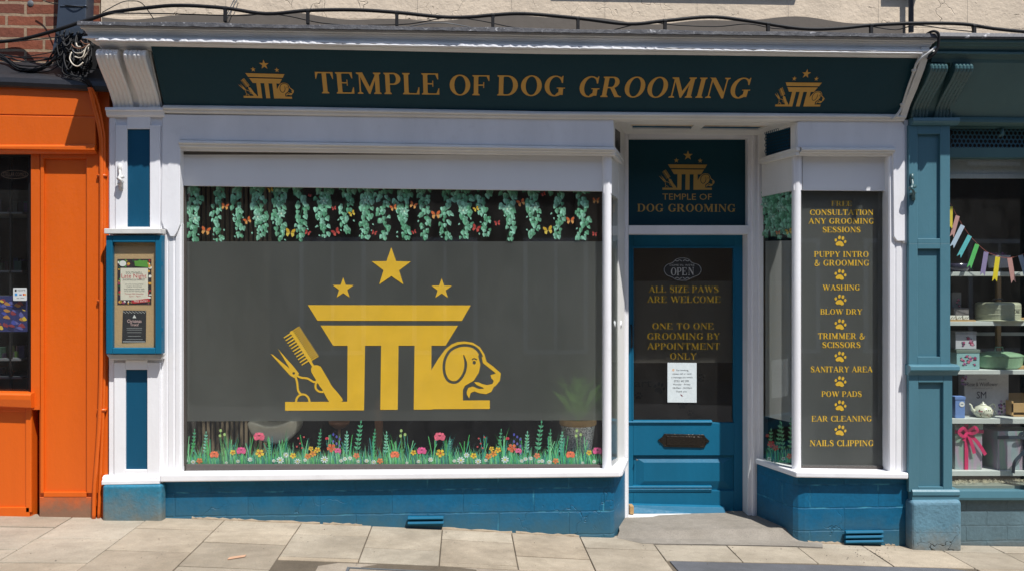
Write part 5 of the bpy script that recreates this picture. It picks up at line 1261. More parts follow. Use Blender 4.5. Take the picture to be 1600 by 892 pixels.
# ============================================================ teal shop on the right
TS = thing('teal_shopfront', 'grey teal painted shopfront with scrolled brackets and gift filled window', 'shopfront', (0, 0, 0))
TL, TD = M['teal'], M['tealdark']
m = MB(); PX = [1466, 1600, 1900]
hsweep(m, PX, [([59, 60, 63], -.345), ([66, 67, 70], -.345), ([67, 68, 71], -.332), ([72, 73, 76], -.322), ([73, 74, 77], -.312), ([80, 81.5, 85], -.290), ([81, 82.5, 86], -.310), ([84, 85.5, 89], -.310), ([85, 86.5, 90], -.285), ([92, 94, 98], -.268), ([98, 100, 104], -.26)], .08, Yr=-.345)
m.build('cornice', TD, TS, bevel=.0015)
m = MB(); hsweep(m, [1466, 1600, 1900], [([51, 53, 57], -.352), ([57, 58, 62], -.366), ([60, 61, 65], -.360)], .08, Yr=-.36); m.build('lead_flashing', M['leadw'], TS)
m = MB(); a = at(1492, 184, -.04); 
m.hexa([at(1484, 186, -.03), at(1900, 196, -.03), at(1900, 102, -.262), at(1484, 98, -.262)], [at(1484, 186, -.0), at(1900, 196, -.0), at(1900, 102, -.23), at(1484, 98, -.23)]); m.build('fascia', TD, TS)
m = MB(); hsweep(m, [1486, 1900], [([183, 188], -.045), ([187, 192], -.058), ([191, 196], -.058), ([196, 202], -.03)], .07); m.build('fascia_moulding', TD, TS, bevel=.002)
M['tealgloss'] = paint('teal_gloss_bracket', (.050, .115, .125, 1), .28, .12, .5)
corbel(1424, 1450, 97, 184, M['tealgloss'], TS, Yt=-.30, Yb=-.05); corbel(1461, 1488, 97, 184, M['tealgloss'], TS, Yt=-.30, Yb=-.05)
m = MB(); xa = X(1424, -.04)+.008
A = [Vector((xa, y, Zx(xa, y, p))) for p, y in ((97, -.23), (125, -.17), (155, -.09), (184, -.02))]+[Vector((xa, .05, Zx(xa, .05, 184))), Vector((xa, .05, Zx(xa, .05, 97)))]
m.prism(A, (X(1486, -.04)-xa, 0, 0)); m.build('bracket_backing', TD, TS)
m = MB()
hsweep(m, [1418, 1490], [([184, 184], -.075), ([189, 189], -.080), ([192, 192], -.072), ([196, 196], -.050)], .05)
def pil(y0, y1, i0, i1, xo0, xo1, xi0, xi1, Yf):
    fr(m, (xo0, y0, xo1, y1), (xi0, i0, xi1, i1), Yf, Yf+.03)
    m.pbox(xo0+1, y0, xo1-1, y1, Yf+.022, .10)
pil(196, 381, 210, 373, 1420, 1484.5, 1434, 1469, -.040); pil(381, 572, 389, 557, 1420, 1485, 1434, 1469, -.040)
hsweep(m, [1414, 1490], [([569, 569], -.045), ([572, 572], -.075), ([578, 578], -.078), ([581, 581], -.060), ([586, 586], -.045)], .05)
pil(585, 768, 597, 760, 1420, 1488, 1435, 1474, -.044)
hsweep(m, [1419, 1492], [([764, 764], -.050), ([768, 768], -.062), ([773, 773], -.062), ([775, 775], -.055), ([782, 782], -.055)], .05)
TP_ = m.build('pilaster', TL, TS, bevel=.0025)
catch(M['tealgloss'], TP_, 1425, 272, 313, -.040)
M['pierteal'] = brickmat('teal_rendered_pier', (.115, .250, .330, 1), 9, 9, .001, None, None, bstr=1.0, ground=(gz(X(1470))+.0, .17, (.20, .185, .15, 1), 0), rough=.7, edge_grime=1.2)
m = MB(); planprism(m, [(X(1424, -.08), -.085), (X(1503, -.08), -.085), (X(1503, -.08)+.006, .02), (X(1424, -.08), .02)], lambda x: gz(x)-.05, Zx(3, -.07, 781)); m.build('pilaster_foot', M['pierteal'], TS, bevel=.028, seg=4)
M['tealbrick'] = brickmat('teal_grey_painted_blocks', (.120, .200, .235, 1), .288, .102, .006, None, None, bstr=.8, ground=(gz(X(1600)), .05, (.12, .14, .14, 1), 0), msm=.3, dist=.01)
m = MB(); m.pbox(1486, 781, 1900, 870, .06, .20); TR2 = m.build('stall_riser', M['tealbrick'], TS)
m = MB(); hsweep(m, [1487, 1900], [([764, 764], .09), ([766, 766], .02), ([777, 777], .015), ([781, 781], .02)], .14); m.build('sill', TL, TS, bevel=.003)
m = MB(); m.pbox(1484, 196, 1900, 200, .0, .08); m.pbox(1484, 231, 1900, 247, .01, .10); m.pbox(1620, 196, 1626, 770, .0, .1); WT = m.build('window', TD, TS, bevel=.002)
m = MB(); m.pbox(1484, 197, 1900, 235, .075, .09); VG = m.build('vent', M['iron'], TS)
P0 = Vector((X(1486, .055), .055, 0)); P1_ = Vector((X(1800, .055), .055, 0)); grille(VG, P0, P1_, Zx(P0.x, .055, 199), Zx(P0.x, .055, 231), .030, TL)
m = MB(); p = at(1562, 200, .03); m.tube([p, p+Vector((.0, -.03, -.02)), p+Vector((0, -.03, -.05)), p+Vector((-.02, -.02, -.06))], .012, 8); m.build('hook', TD, TS, smooth=True)
m = MB(); gsh(m, 1484, 245, 1900, 770, .09); m.build('glass', M['glass'], WT)
m = MB(); m.pbox(1484, 248, 1900, 274, .13, .14); m.pbox(1484, 272, 1900, 279, .125, .145); m.build('blind', plain('grey_blind', (.50, .52, .52, 1), .7), WT)
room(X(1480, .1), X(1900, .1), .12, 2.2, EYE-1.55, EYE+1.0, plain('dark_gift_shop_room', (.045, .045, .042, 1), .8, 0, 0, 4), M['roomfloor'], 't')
YS0, YS1 = .20, .50
t = thing('display_shelving', 'white shelves with pale wood posts filling the teal shop window', 'shelving', (X(1560, .3), .3, .6))
for y in (425, 502, 578, 653.5, 735):
    m = MB(); m.pbox(1478, y, 1900, y+(6.5 if y < 600 else 8), YS0, YS1); m.build('shelf', M['shelf'], t, bevel=.002)
m = MB(); m.pbox(1478, 519, 1900, 524, .70, .72); m.build('rail', M['shelf'], t)
for px in (1561, 1700): m = MB(); m.pbox(px-3.5, 431, px+3.5, 760, .515, .54); m.build('post', M['oak'], t, bevel=.002)
zs_ = lambda y, Y=.3: Zx(X(1540, .2), YS0, y)      # height of a shelf top
def on(px, y, Y): p = at(px, y, YS0); x = X(px, Y); return Vector((x, Y, p.z))
S1, S2, S3, S4, S5 = 425, 502, 578, 653.5, 735
CR = K(200, 195, 165)
# cake tin
b0 = on(1559, S2, .33); t = thing('cake_tin', 'cream round cake tin with the word CAKE on the second shelf of the teal shop', 'cake tin', b0)
sage = plain('sage_cream_enamel', (.42, .43, .31, 1), .3)
R_ = .146
m = MB(); m.lathe([(R_+.025, 0), (R_+.028, .006), (R_-.0, .012)], b0, 40); m.build('base', sage, t, smooth=False)
m = MB(); m.lathe([(R_, .012), (R_, .045), (R_+.002, .047), (R_, .05), (R_, .085), (R_+.002, .087), (R_, .09), (R_, .115), (R_-.006, .126), (R_-.02, .131), (.001, .134)], b0, 48); m.build('lid', sage, t)
m = MB(); m.tube([Vector(a) for a in spline([tuple(b0+Vector(v)) for v in ((-.045, 0, .130), (-.03, 0, .152), (.03, 0, .152), (.045, 0, .130))], 6)], .005, 8); m.build('handle', M['iron'], t)
m = MB(); m.flat = True
W_ = sum(gl(k)[0]+.09 for k in 'CAE')+.95
def cyl(a, b): ang = -pi/2+.40+(a-.5)*.42; return b0+Vector((cos(ang)*(R_+.001), sin(ang)*(R_+.001), .058+b*.024))
xx = 0
for ch in 'CAKE':
    if ch == 'K': w, sh = .88, boolean(stem(.06)+[('+', [(.22, .42), (.30, .38), (.78, .97), (.68, .99)]), ('+', [(.33, .55), (.48, .66), (.88, .02), (.66, .02)])]+foot(.69, .04, 1, True, e=.09)+foot(.66, .20, e=.04))
    else: w, sh = gl(ch)
    place(m, sh, lambda a, b: cyl((xx+a)/3.75, b)); xx += w+.09
m.build('lettering', M['text'], t)
# casserole dish
b0 = on(1561, S3, .34); t = thing('casserole_dish', 'oval sage green lidded casserole dish on the third shelf of the teal shop', 'casserole', b0)
green = plain('sage_green_enamel', (.22, .36, .22, 1), .22)
m = MB(); m.lathe([(.135, 0), (.158, .015), (.168, .085), (.160, .085)], b0, 40, 1, .7); m.build('dish', green, t)
m = MB(); m.lathe([(.172, .086), (.172, .093), (.14, .108), (.08, .122), (.001, .126)], b0, 40, 1, .7); m.build('lid', green, t)
m = MB(); h = b0+Vector((.165, 0, .078)); m.tube([h+Vector((0, -.04, 0)), h+Vector((.04, -.035, 0)), h+Vector((.045, .035, 0)), h+Vector((0, .04, 0))], .008, 8); m.tube([b0+Vector((-.03, 0, .12)), b0+Vector((-.025, 0, .15)), b0+Vector((.025, 0, .15)), b0+Vector((.03, 0, .12))], .006, 8); m.build('handle', green, t)
# floral tins
def roses(mb, b0, w, h, d, seed, n):
    rr = random.Random(seed); PLx = Plane(b0+Vector((-w/2, -d/2-.0012, 0)), (1, 0, 0), (0, 0, 1))
    for i in range(n):
        cx_, cz = rr.uniform(.12, .88)*w, rr.uniform(.12, .88)*h; r = rr.uniform(.007, .014)
        for k in range(3): c = rr.choice([K(190, 90, 120), K(150, 50, 80), K(205, 140, 160), K(120, 80, 130)]); mb.add([PLx.pt(cx_+a*r*(1-.28*k), cz+b*r*(1-.28*k), .0004*k+.00008*i) for a, b in ell(rr.uniform(-.2, .2), rr.uniform(-.2, .2), 1, .9, 9)], [tuple(range(9))], c)
        for k in range(3): a = rr.uniform(0, 6.28); mb.add([PLx.pt(cx_+cos(a)*r*1.1+u*.006, cz+sin(a)*r*1.1+v*.004, -.0002+.00003*i) for u, v in ell(0, 0, 1, 1, 6)], [tuple(range(6))], K(55, 75, 80))
def carton(name, label, cat, px, y, Y, w, h, d, c, seed=None, n=0, lid=None, base=0):
    b0 = on(px, y, Y)+Vector((0, 0, base)); t = thing(name, label, cat, b0)
    m = MB(); m.box(b0.x-w/2, b0.x+w/2, b0.y-d/2, b0.y+d/2, b0.z+.0005, b0.z+h, c); m.build('box', M['print'], t, bevel=.003)
    if lid: m = MB(); m.box(b0.x-w/2-.003, b0.x+w/2+.003, b0.y-d/2-.003, b0.y+d/2+.003, b0.z+h-.004, b0.z+h+.018, lid); m.build('lid', M['print'], t, bevel=.002)
    if n: m = MB(); m.flat = True; roses(m, b0, w, h, d, seed, n); m.build('floral_pattern', M['print'], t)
    return t, b0
carton('floral_tin', 'pale aqua floral tin, lower of the two stacked by the teal pilaster', 'tin', 1504, S3, .30, .165, .122, .14, K(140, 180, 180), 3, 9, K(110, 125, 115))
carton('floral_tin', 'pale lilac floral tin standing on the aqua tin', 'tin', 1502, S3, .31, .15, .105, .12, K(190, 190, 195), 5, 7, K(165, 165, 170), base=.142)
carton('gift_box', 'small dim floral box above a grey bowl on the cake tin shelf', 'box', 1490, S2, .42, .07, .20, .08, K(130, 130, 135), 6, 5)
carton('gift_box', 'low grey lidded box behind the little cards beside the cake tin', 'box', 1496, S2, .36, .11, .09, .10, K(120, 115, 115))
for k in range(3):
    b0 = on(1487+k*10.5+2, S2, .245); m = MB(); m.prism([b0+Vector((-.019, 0, .012)), b0+Vector((.019, 0, .012)), b0+Vector((.021, .006, .040)), b0+Vector((-.021, .006, .040))], (0, .03, 0), K(205, 205, 195)); PLx = Plane(b0+Vector((0, -.001, .026)), (1, 0, 0), (0, .2, 1))
    for i in range(4): m.add([PLx.pt(-.012+i*.008+a*.003, (i % 2)*.006-.004+b*.004, .0015) for a, b in ell(0, 0, 1, 1, 6)], [tuple(range(6))], K(60, 65, 60))
    tag(m.build('egg_cup', M['ceramic']), 'small white patterned dish in the row of three beside the cake tin', 'dish', 'row of three small patterned dishes')
m = MB(); m.pbox(1484, 499.5, 1525, 502.2, .215, .30); tag(m.build('wooden_tray', M['oak']), 'thin pale wooden tray under three small patterned dishes', 'tray')
# purple pot with candle on top shelf; spectacles stand-in omitted
b0 = on(1560, S1, .26); t = thing('heather_pot', 'white square pot of purple heather on the top shelf behind the bunting', 'flower pot', b0+Vector((0, 0, .02)))
m = MB(); 
A = [b0+Vector(v) for v in ((-.045, -.045, .03), (.045, -.045, .03), (.045, .045, .03), (-.045, .045, .03))]; B = [b0+Vector(v) for v in ((-.055, -.055, .115), (.055, -.055, .115), (.055, .055, .115), (-.055, .055, .115))]; m.loft(A, B, K(170, 170, 180)); m.build('pot', M['print'], t, bevel=.002)
m = MB(); rr = random.Random(2)
for i in range(160):
    p = b0+Vector((rr.uniform(-.045, .045), rr.uniform(-.045, .045), .115+rr.uniform(-.005, .022))); m.add([p+Vector((rr.uniform(-.006, .006), rr.uniform(-.006, .006), rr.uniform(-.006, .006))) for _ in range(3)], [(0, 1, 2)], K(rr.randint(95, 150), rr.randint(50, 80), rr.randint(100, 140)))
m.flat = True; m.build('flowers', M['print'], t)
m = MB(); m.lathe([(.03, 0), (.03, .004), (.006, .01), (.006, .03)], b0, 16); m.build('foot', M['lead'], t)
b0 = on(1498, S1, .28); t = thing('glass_dish', 'dark purple glass dish at the left end of the top shelf', 'dish', b0)
m = MB(); m.lathe([(.045, 0), (.065, .025), (.07, .06), (.064, .06), (.04, .008)], b0, 24, 1.1, .9, K(50, 48, 70)); m.build('bowl', M['ceramic'], t, smooth=True)
# fourth shelf: cream gift carton, blue tin, floral teapot
t, b0 = carton('gift_carton', 'large pale lilac gift carton with script lettering behind the teapot', 'carton', 1536.5, S4, .40, .325, .292, .08, K(185, 182, 188))
PLx = Plane(b0+Vector((0, -.0415, 0)), (1, 0, 0), (0, 0, 1)); m = MB(); m.flat = True
def pw(s, x0, x1, y0, y1, c, sh=0):
    sans(m, s, PLx, x0, y0, x1, y1, .0006, c)
pw('Rose & Wildflower', 1511, 1559, 596.5, 603, K(60, 55, 75)); pw('LONDON', 1528, 1541, 591, 593.3, K(90, 90, 100)); pw('SIX PIECE STONEWARE TEA GIFT SET', 1519, 1551, 605, 606.6, K(110, 110, 120)); pw('SM', 1526, 1541, 611, 622, K(70, 65, 80))
rr = random.Random(15)
for i in range(26):
    x, y = (rr.uniform(1560, 1571), rr.uniform(626, 646)) if i % 3 else (rr.uniform(1500, 1510), rr.uniform(588, 600))
    m.add([PLx.pt(*[q+o_ for q, o_ in zip(PLx.uv(x, y), (a*.009, b*.009))], .0008+.00004*i) for a, b in ell(0, 0, 1, 1, 8)], [tuple(range(8))], rr.choice([K(150, 110, 160), K(110, 90, 140), K(170, 140, 175), K(120, 60, 90), K(60, 80, 80)]))
m.build('lettering', M['print'], t)
t, b0 = carton('blue_tin', 'small cornflower blue tin with a round white label beside the teapot', 'tin', 1496.5, S4, .25, .070, .132, .06, K(110, 140, 195), lid=K(105, 135, 190))
PLx = Plane(b0+Vector((.012, -.0325, .097)), (1, 0, 0), (0, 0, 1)); m = MB(); m.flat = True; m.add([PLx.pt(a, b) for a, b in ell(0, 0, .019, .019, 20)], [tuple(range(20))], K(220, 220, 215)); m.add([PLx.pt(a, b, .0005) for a, b in rc(-.009, -.002, .009, .003)], [(0, 1, 2, 3)], K(100, 120, 150)); m.build('label', M['print'], t)
b0 = on(1536, S4+1, .265); t = thing('teapot', 'small white floral teapot standing on the fourth shelf of the teal shop', 'teapot', b0)
wc = K(215, 215, 195)
m = MB(); m.lathe([(.036, 0), (.044, .006), (.060, .030), (.062, .050), (.048, .076), (.022, .090), (.014, .094)], b0, 32, 1.05, 1, wc); bd = m.build('body', M['ceramic'], t, smooth=True)
m = MB(); m.lathe([(.024, .088), (.02, .097), (.006, .102), (.008, .110), (.001, .114)], b0, 20, 1, 1, wc); m.build('lid', M['ceramic'], t, smooth=True)
m = MB(); m.tube([Vector(a) for a in spline([tuple(b0+Vector(v)) for v in ((-.050, 0, .040), (-.078, 0, .060), (-.088, 0, .088), (-.100, 0, .098))], 5)], .014, 10, wc, .005); m.build('spout', M['ceramic'], t, smooth=True)
for q in (((.045, 0, .080), (.070, 0, .098), (.085, 0, .085), (.080, 0, .065), (.062, 0, .055)), ((.058, 0, .040), (.085, 0, .048), (.090, 0, .025), (.072, 0, .010), (.052, 0, .012))):
    m = MB(); m.tube([Vector(a) for a in spline([tuple(b0+Vector(v)) for v in q], 5)], .005, 8, wc); m.build('handle', M['ceramic'], t, smooth=True)
m = MB(); m.flat = True; rr = random.Random(19)
for i in range(34):
    ang = -pi/2+rr.uniform(-.9, .9); zz = rr.choice([.018, .024, .030, .052, .060]); rad = .0635*(1 if .02 < zz < .055 else .95)
    if zz < .03: rad = .052+(zz-.018)*.9
    c = b0+Vector((cos(ang)*rad*1.05, sin(ang)*rad-.0008, zz)); tx = Vector((-sin(ang), cos(ang), 0)); s_ = rr.uniform(.003, .006)
    m.add([c+tx*a*s_+Vector((0, 0, b*s_)) for a, b in ell(0, 0, 1, 1, 7)], [tuple(range(7))], rr.choice([K(190, 110, 110), K(110, 120, 90), K(200, 140, 130), K(70, 80, 60)]))
m.build('floral_pattern', M['print'], bd)
b0 = on(1592, S4, .34); m = MB()
m.box(b0.x-.085, b0.x+.3, .29, .40, b0.z, b0.z+.012); m.box(b0.x-.085, b0.x+.3, .29, .30, b0.z+.03, b0.z+.095); m.box(b0.x-.085, b0.x-.07, .29, .44, b0.z, b0.z+.11); m.box(b0.x-.08, b0.x+.3, .43, .44, b0.z, b0.z+.15)
tag(m.build('wooden_crate', M['oak'], bevel=.002), 'pale wooden crate at the right end of the teapot shelf', 'crate')
b0 = on(1596, S3, .3); m = MB(); m.box(b0.x-.06, b0.x+.25, .26, .36, b0.z, b0.z+.022); tag(m.build('wooden_board', M['oak'], bevel=.004), 'pale wooden board beside the green casserole dish', 'board')
b0 = on(1596, S2, .3); m = MB(); m.box(b0.x-.045, b0.x+.25, .26, .36, b0.z, b0.z+.022); tag(m.build('wooden_board', M['oak'], bevel=.004), 'pale wooden board to the side of the cake tin', 'board')
# fifth shelf: ribboned boxes
def irid():
    mm, nt, b, out = newmat('iridescent_silver_card'); n = noise(nt, 9, 2, (1, .3, .25)); r = N(nt, 'ShaderNodeValToRGB'); e = r.color_ramp.elements
    e[0].position = .3; e[0].color = (.42, .44, .40, 1); e[1].position = .75; e[1].color = (.40, .43, .42, 1)
    for p, c in ((.45, (.30, .45, .36, 1)), (.52, (.48, .36, .46, 1)), (.6, (.34, .44, .46, 1))): q = r.color_ramp.elements.new(p); q.color = c
    nt.links.new(n, r.inputs[0]); nt.links.new(r.outputs[0], b.inputs['Base Color']); b.inputs['Roughness'].default_value = .35; b.inputs['Metallic'].default_value = .3; return mm
IR = irid(); pink = plain('pink_satin_ribbon', (.62, .03, .13, 1), .3, 0, .2); navy = plain('dark_satin_ribbon', (.03, .045, .065, 1), .3, 0, .2)
def ribbon(mb, pts, w, dirn=(1, 0, 0), th=.002):
    V = []
    for i, p in enumerate(pts):
        p = Vector(p); t_ = (Vector(pts[min(i+1, len(pts)-1)])-Vector(pts[max(i-1, 0)])).normalized(); s_ = t_.cross(Vector((0, 1, 0))).normalized()*w/2
        V.append([p-s_, p+s_, p+s_+Vector((0, th, 0)), p-s_+Vector((0, th, 0))])
    for a, b in zip(V, V[1:]): mb.loft(a, b)
def ribbox(label, px, w, h, d, Y, rm, rx, loops, tails, bx):
    b0 = on(px, S5, Y); t = thing('ribboned_box', label, 'gift box', b0)
    m = MB(); m.box(b0.x-w/2, b0.x+w/2, Y-d/2, Y+d/2, b0.z+.0005, b0.z+h*.78); m.build('box', IR, t, bevel=.002)
    m = MB(); m.box(b0.x-w/2-.004, b0.x+w/2+.004, Y-d/2-.004, Y+d/2+.004, b0.z+h*.78+.001, b0.z+h); m.build('lid', IR, t, bevel=.002)
    f = Y-d/2-.0075; m = MB()
    m.box(b0.x+rx-.013, b0.x+rx+.013, f, f+.003, b0.z, b0.z+h+.003); m.box(b0.x-w/2-.006, b0.x+w/2+.006, f-.001, f+.002, b0.z+h*.80, b0.z+h*.80+.024)
    for L in loops: ribbon(m, [tuple(Vector((b0.x+rx, f-.01, b0.z+h*.84))+Vector(v)) for v in spline(L, 6)], .022)
    for L in tails: ribbon(m, [tuple(Vector((b0.x+rx, f-.008, b0.z+h*.84))+Vector(v)) for v in spline(L, 6)], .024)
    m.build('ribbon', rm, t)
ribbox('iridescent white gift box tied with a pink satin bow', 1503, .195, .315, .17, .33, pink, -.02, [[(0, 0, 0), (-.04, -.02, .03), (-.07, -.02, .0), (-.03, -.01, -.03), (0, 0, 0)], [(0, 0, 0), (.04, -.02, .035), (.06, -.02, .01), (.03, -.01, -.01), (0, 0, 0)]], [[(0, 0, 0), (.03, -.005, -.08), (.05, -.005, -.15)], [(0, 0, 0), (.07, -.005, -.07), (.13, -.005, -.16)], [(0, 0, 0), (-.03, -.005, -.06)]], 0)
ribbox('iridescent white gift box tied with a dark navy bow', 1578, .30, .27, .20, .33, navy, .045, [[(0, 0, 0), (-.04, -.02, .035), (-.06, -.02, .02), (-.03, -.01, .0), (0, 0, 0)], [(0, 0, 0), (.05, -.02, .035), (.07, -.02, .01), (.03, -.01, -.005), (0, 0, 0)]], [[(0, 0, 0), (-.02, -.02, -.08), (-.10, -.03, -.16), (-.125, -.05, -.235)]], 0)
# wood wool in the window bottom
m = MB(); m.pbox(1480, 758, 1900, 764, .12, .50); m.build('bed', plain('grey_green_board', (.22, .24, .20, 1), .7), WT)
m = MB(); rr = random.Random(6)
for i in range(420):
    p = at(rr.uniform(1484, 1640), 757, rr.uniform(.14, .24)); p.z = Zx(3, .12, 758)+.004; a = rr.uniform(0, 6.28); l = rr.uniform(.01, .03)
    m.tube([p, p+Vector((cos(a)*l*.5, sin(a)*l*.3, rr.uniform(.003, .016))), p+Vector((cos(a)*l, sin(a)*l, 0))], .0011, 4)
ww = m.build('wood_wool', plain('pale_wood_wool', (.55, .50, .36, 1), .7)); ww['kind'] = 'stuff'; tag(ww, 'scattered pale wood wool along the bottom of the teal shop window', 'wood wool')
# bunting
BU = thing('bunting', 'string of pastel ribbon tags draped across the teal shop window', 'bunting', at(1560, 400, .12))
YB = .125
st = [(1480, 310), (1487, 322), (1493, 334), (1503, 351), (1515, 368), (1528, 382), (1541, 393), (1549, 397), (1561, 401), (1571, 403), (1582, 402.5), (1591, 400), (1600, 397), (1616, 388), (1640, 370)]
m = MB(); m.tube([Vector(a) for a in spline([tuple(at(x, y, YB)) for x, y in st], 4)], .0016, 6); m.build('string', plain('red_string', (.40, .10, .08, 1), .6), BU)
for (x0, y0, x1, y1, w, c) in ((1485.5, 323, 1485, 359, 6.5, (225, 200, 55)), (1496.5, 337.5, 1487, 371, 6.5, (200, 150, 145)), (1504.5, 352.5, 1487, 387, 7, (190, 205, 225)), (1515.5, 368.5, 1498, 402, 7, (95, 190, 195)), (1527, 382, 1514, 419, 7, (90, 190, 100)), (1541, 394, 1535, 431, 7.5, (145, 130, 170)), (1559, 401.5, 1554, 440, 7.5, (230, 205, 40)), (1577.5, 403.5, 1584, 442, 7.5, (195, 145, 140)), (1594.5, 399, 1604, 432, 7.5, (180, 195, 220)), (1612, 391, 1622, 425, 7.5, (95, 190, 195))):
    dx, dy = x1-x0, y1-y0; L = math.hypot(dx, dy); ux, uy = dx/L, dy/L; nx, ny = -uy*w/2, ux*w/2
    q = [(x0+nx, y0+ny), (x0-nx, y0-ny), (x1-nx, y1-ny), (x1-ux*5, y1-uy*5), (x1+nx, y1+ny)]
    m = MB(); m.pq(q, YB-.003, YB-.0018, K(*c)); m.build('ribbon_tag', M['print'], BU)

# ============================================================ cables, pipe and loops
def cable(name, pts, r, mat, label, group=None, n=5):
    m = MB(); m.tube([Vector(a) for a in spline([tuple(at(*p)) for p in pts], n)], r, 7)
    return tag(m.build(name, mat, None, smooth=True), label, 'cable', group)
CK = M['black']
pts = [(-120, 64, .07), (-40, 66, .07), (0, 65.5, .07), (38, 61, .06), (87, 48, -.05), (122, 36.5, -.07), (146, 29, -.08), (175, 20, -.10), (227, 13, -.14), (280, 9, -.18), (350, 13, -.18), (416, 22, -.18), (481, 17, -.18), (553, 16, -.18), (620, 20, -.18), (690, 27, -.18), (735, 27, -.18), (770, 24, -.18), (820, 22, -.18), (903, 29, -.18), (981, 38, -.18), (1039, 33, -.18), (1108, 27, -.18), (1161, 32, -.18), (1249, 45, -.18), (1308, 45, -.18), (1361, 40, -.18), (1429, 37, -.18), (1503, 38, -.18), (1551, 45, -.18), (1600, 50, -.18), (1660, 54, -.18), (1760, 60, -.18)]
t = thing('power_cable', 'thick black power cable sagging on small brackets above the white cornice', 'cable', at(800, 22, -.18))
m = MB(); m.tube([Vector(a) for a in spline([tuple(at(*p)) for p in pts], 5)], .0115, 9); m.build('sheath', CK, t, smooth=True)
def cy(px):
    for a, b in zip(pts, pts[1:]):
        if a[0] <= px <= b[0]: return a[1]+(b[1]-a[1])*(px-a[0])/(b[0]-a[0])
for px in (352, 481, 620, 770, 903, 1039, 1200, 1361, 1522):
    m = MB(); y = cy(px); p = at(px, y, -.18); m.box(p.x-.010, p.x+.010, -.192, -.168, p.z-.085, p.z-.006); m.tube([p+Vector((-.012, 0, -.003)), p+Vector((.012, 0, -.003))], .015, 10)
    m.box(p.x-.006, p.x+.006, -.185, .07, p.z-.09, p.z-.078); m.build('bracket', CK, t, bevel=.002)
cable('thin_cable', [(170, 21, -.17), (260, 22, -.16), (370, 25, -.14), (416, 22, -.16), (452, 26, -.14), (500, 36, -.10), (555, 41, -.05)], .004, CK, 'thin black cable dipping from the first bracket behind the flashing')
cable('thin_cable', [(160, 20, -.20), (188, 5, -.10), (205, 2, -.06), (222, 6, -.04), (240, 30, .04)], .003, CK, 'thin black loop of cable over the left end of the cornice')
cable('thin_cable', [(575, 40, .03), (640, 38, -.06), (700, 28, -.16), (745, 32, -.14), (800, 43, -.05), (830, 46, .0)], .0035, CK, 'thin black cable crossing the thick one above the letter P', None)
cable('thin_cable', [(640, 42, .0), (670, 37, -.08), (700, 37, -.12), (735, 43, -.03)], .003, M['lead'], 'short grey cable curve near the middle of the flashing')
cable('thin_cable', [(960, 47, -.02), (1010, 36, -.16), (1060, 40, -.12), (1120, 42, -.10), (1170, 38, -.14), (1210, 45, -.12), (1260, 46, -.16)], .0035, CK, 'thin black cable looping under the thick one above the word grooming')
cable('thin_cable', [(1362, 42, -.16), (1400, 47, -.10), (1432, 40, -.16), (1480, 46, -.12), (1520, 50, -.08)], .0035, CK, 'thin black cable between the last two brackets over the teal shop')
cable('thin_cable', [(374, -6, .06), (366, 8, .04), (352, 33, .02)], .003, M['lead'], 'thin grey cable dropping down the cream wall, farther from the red brick')
cable('thin_cable', [(369, -6, .06), (361, 10, .05), (349, 34, .03)], .003, M['lead'], 'thin grey cable dropping down the cream wall, nearer the red brick')
cable('hooked_cable', [(1448, 54, -.25), (1453, 51, -.36), (1460, 49.5, -.385), (1466, 53, -.39), (1467, 64, -.385), (1464, 78, -.375), (1456, 88, -.365), (1450, 92, -.33)], .0085, CK, 'black cable hooked over the end of the white cornice')
m = MB(); p = at(1423.5, 10, .03); m.tube([(p.x, .03, EYE+3), (p.x, .03, Zx(p.x, .03, 51))], .017, 12); tag(m.build('downpipe', M['slate'], smooth=True), 'narrow dark vertical pipe on the cream wall', 'pipe')
m = MB(); 
A = lambda x, y, Y: at(x, y, Y)
m.hexa([A(90, -30, -.03), A(136, -30, -.03), A(136, -120, -.03), A(92, -120, -.03)], [A(90, -30, .09), A(136, -30, .09), A(136, -120, .09), A(92, -120, .09)])
m.pq([(93, -31), (136, -31), (134, 30), (122, 85), (86, 92), (81, 82), (88, 40)], -.03, .09); m.pbox(93, 8, 135, 11, -.036, -.02); tag(m.build('lead_pipe', M['slate'], bevel=.012), 'wide slate blue lead pipe running down to the cable tangle', 'pipe')
G = 'black cables tangled above the orange shop'; LBL = 'thin black cable in the tangle above the orange shop gutter'
rr = random.Random(17)
for k in range(13):
    o = rr.uniform(-7, 7); yb = rr.uniform(88, 112)
    P_ = [(-60, 84+o, .07), (0, 88+o*.8, .06), (rr.uniform(25, 40), yb+2, .02-rr.uniform(0, .04)), (rr.uniform(55, 75), yb+4-rr.uniform(0, 6), -.02), (rr.uniform(84, 100), rr.uniform(70, 100), -.04), (rr.uniform(98, 118), rr.uniform(55, 85), -.04), (rr.uniform(112, 138), rr.uniform(48, 66), -.03)]
    cable('thin_cable', P_, rr.uniform(.003, .0058), CK, LBL, G, 4)
for k in range(34):
    x, y = rr.uniform(92, 138), rr.uniform(52, 104); w, h = rr.uniform(7, 17), rr.uniform(8, 20); Y = rr.uniform(-.08, .02)
    P_ = [(x-w*.4, y-h, Y+.04), (x-w*.6, y, Y), (x-w*.1, y+h*.9, Y-.02), (x+w*.6, y+h*.4, Y), (x+w*.7, y-h*.6, Y+.03)]
    cable('thin_cable', P_, rr.uniform(.0028, .006), CK, LBL, G, 5)
for k in range(4):
    P_ = [(rr.uniform(100, 128), rr.uniform(70, 90), -.06), (rr.uniform(95, 120), 112, -.08), (rr.uniform(125, 142), 124, -.10), (rr.uniform(138, 150), 140, -.075)]
    cable('thin_cable', P_, .004, CK, LBL, G, 5)
cable('thin_cable', [(20, 66, -.1), (60, 62, -.1), (85, 59, -.08), (100, 55, -.06)], .003, CK, 'thin black cable under the thick one across the red brick')
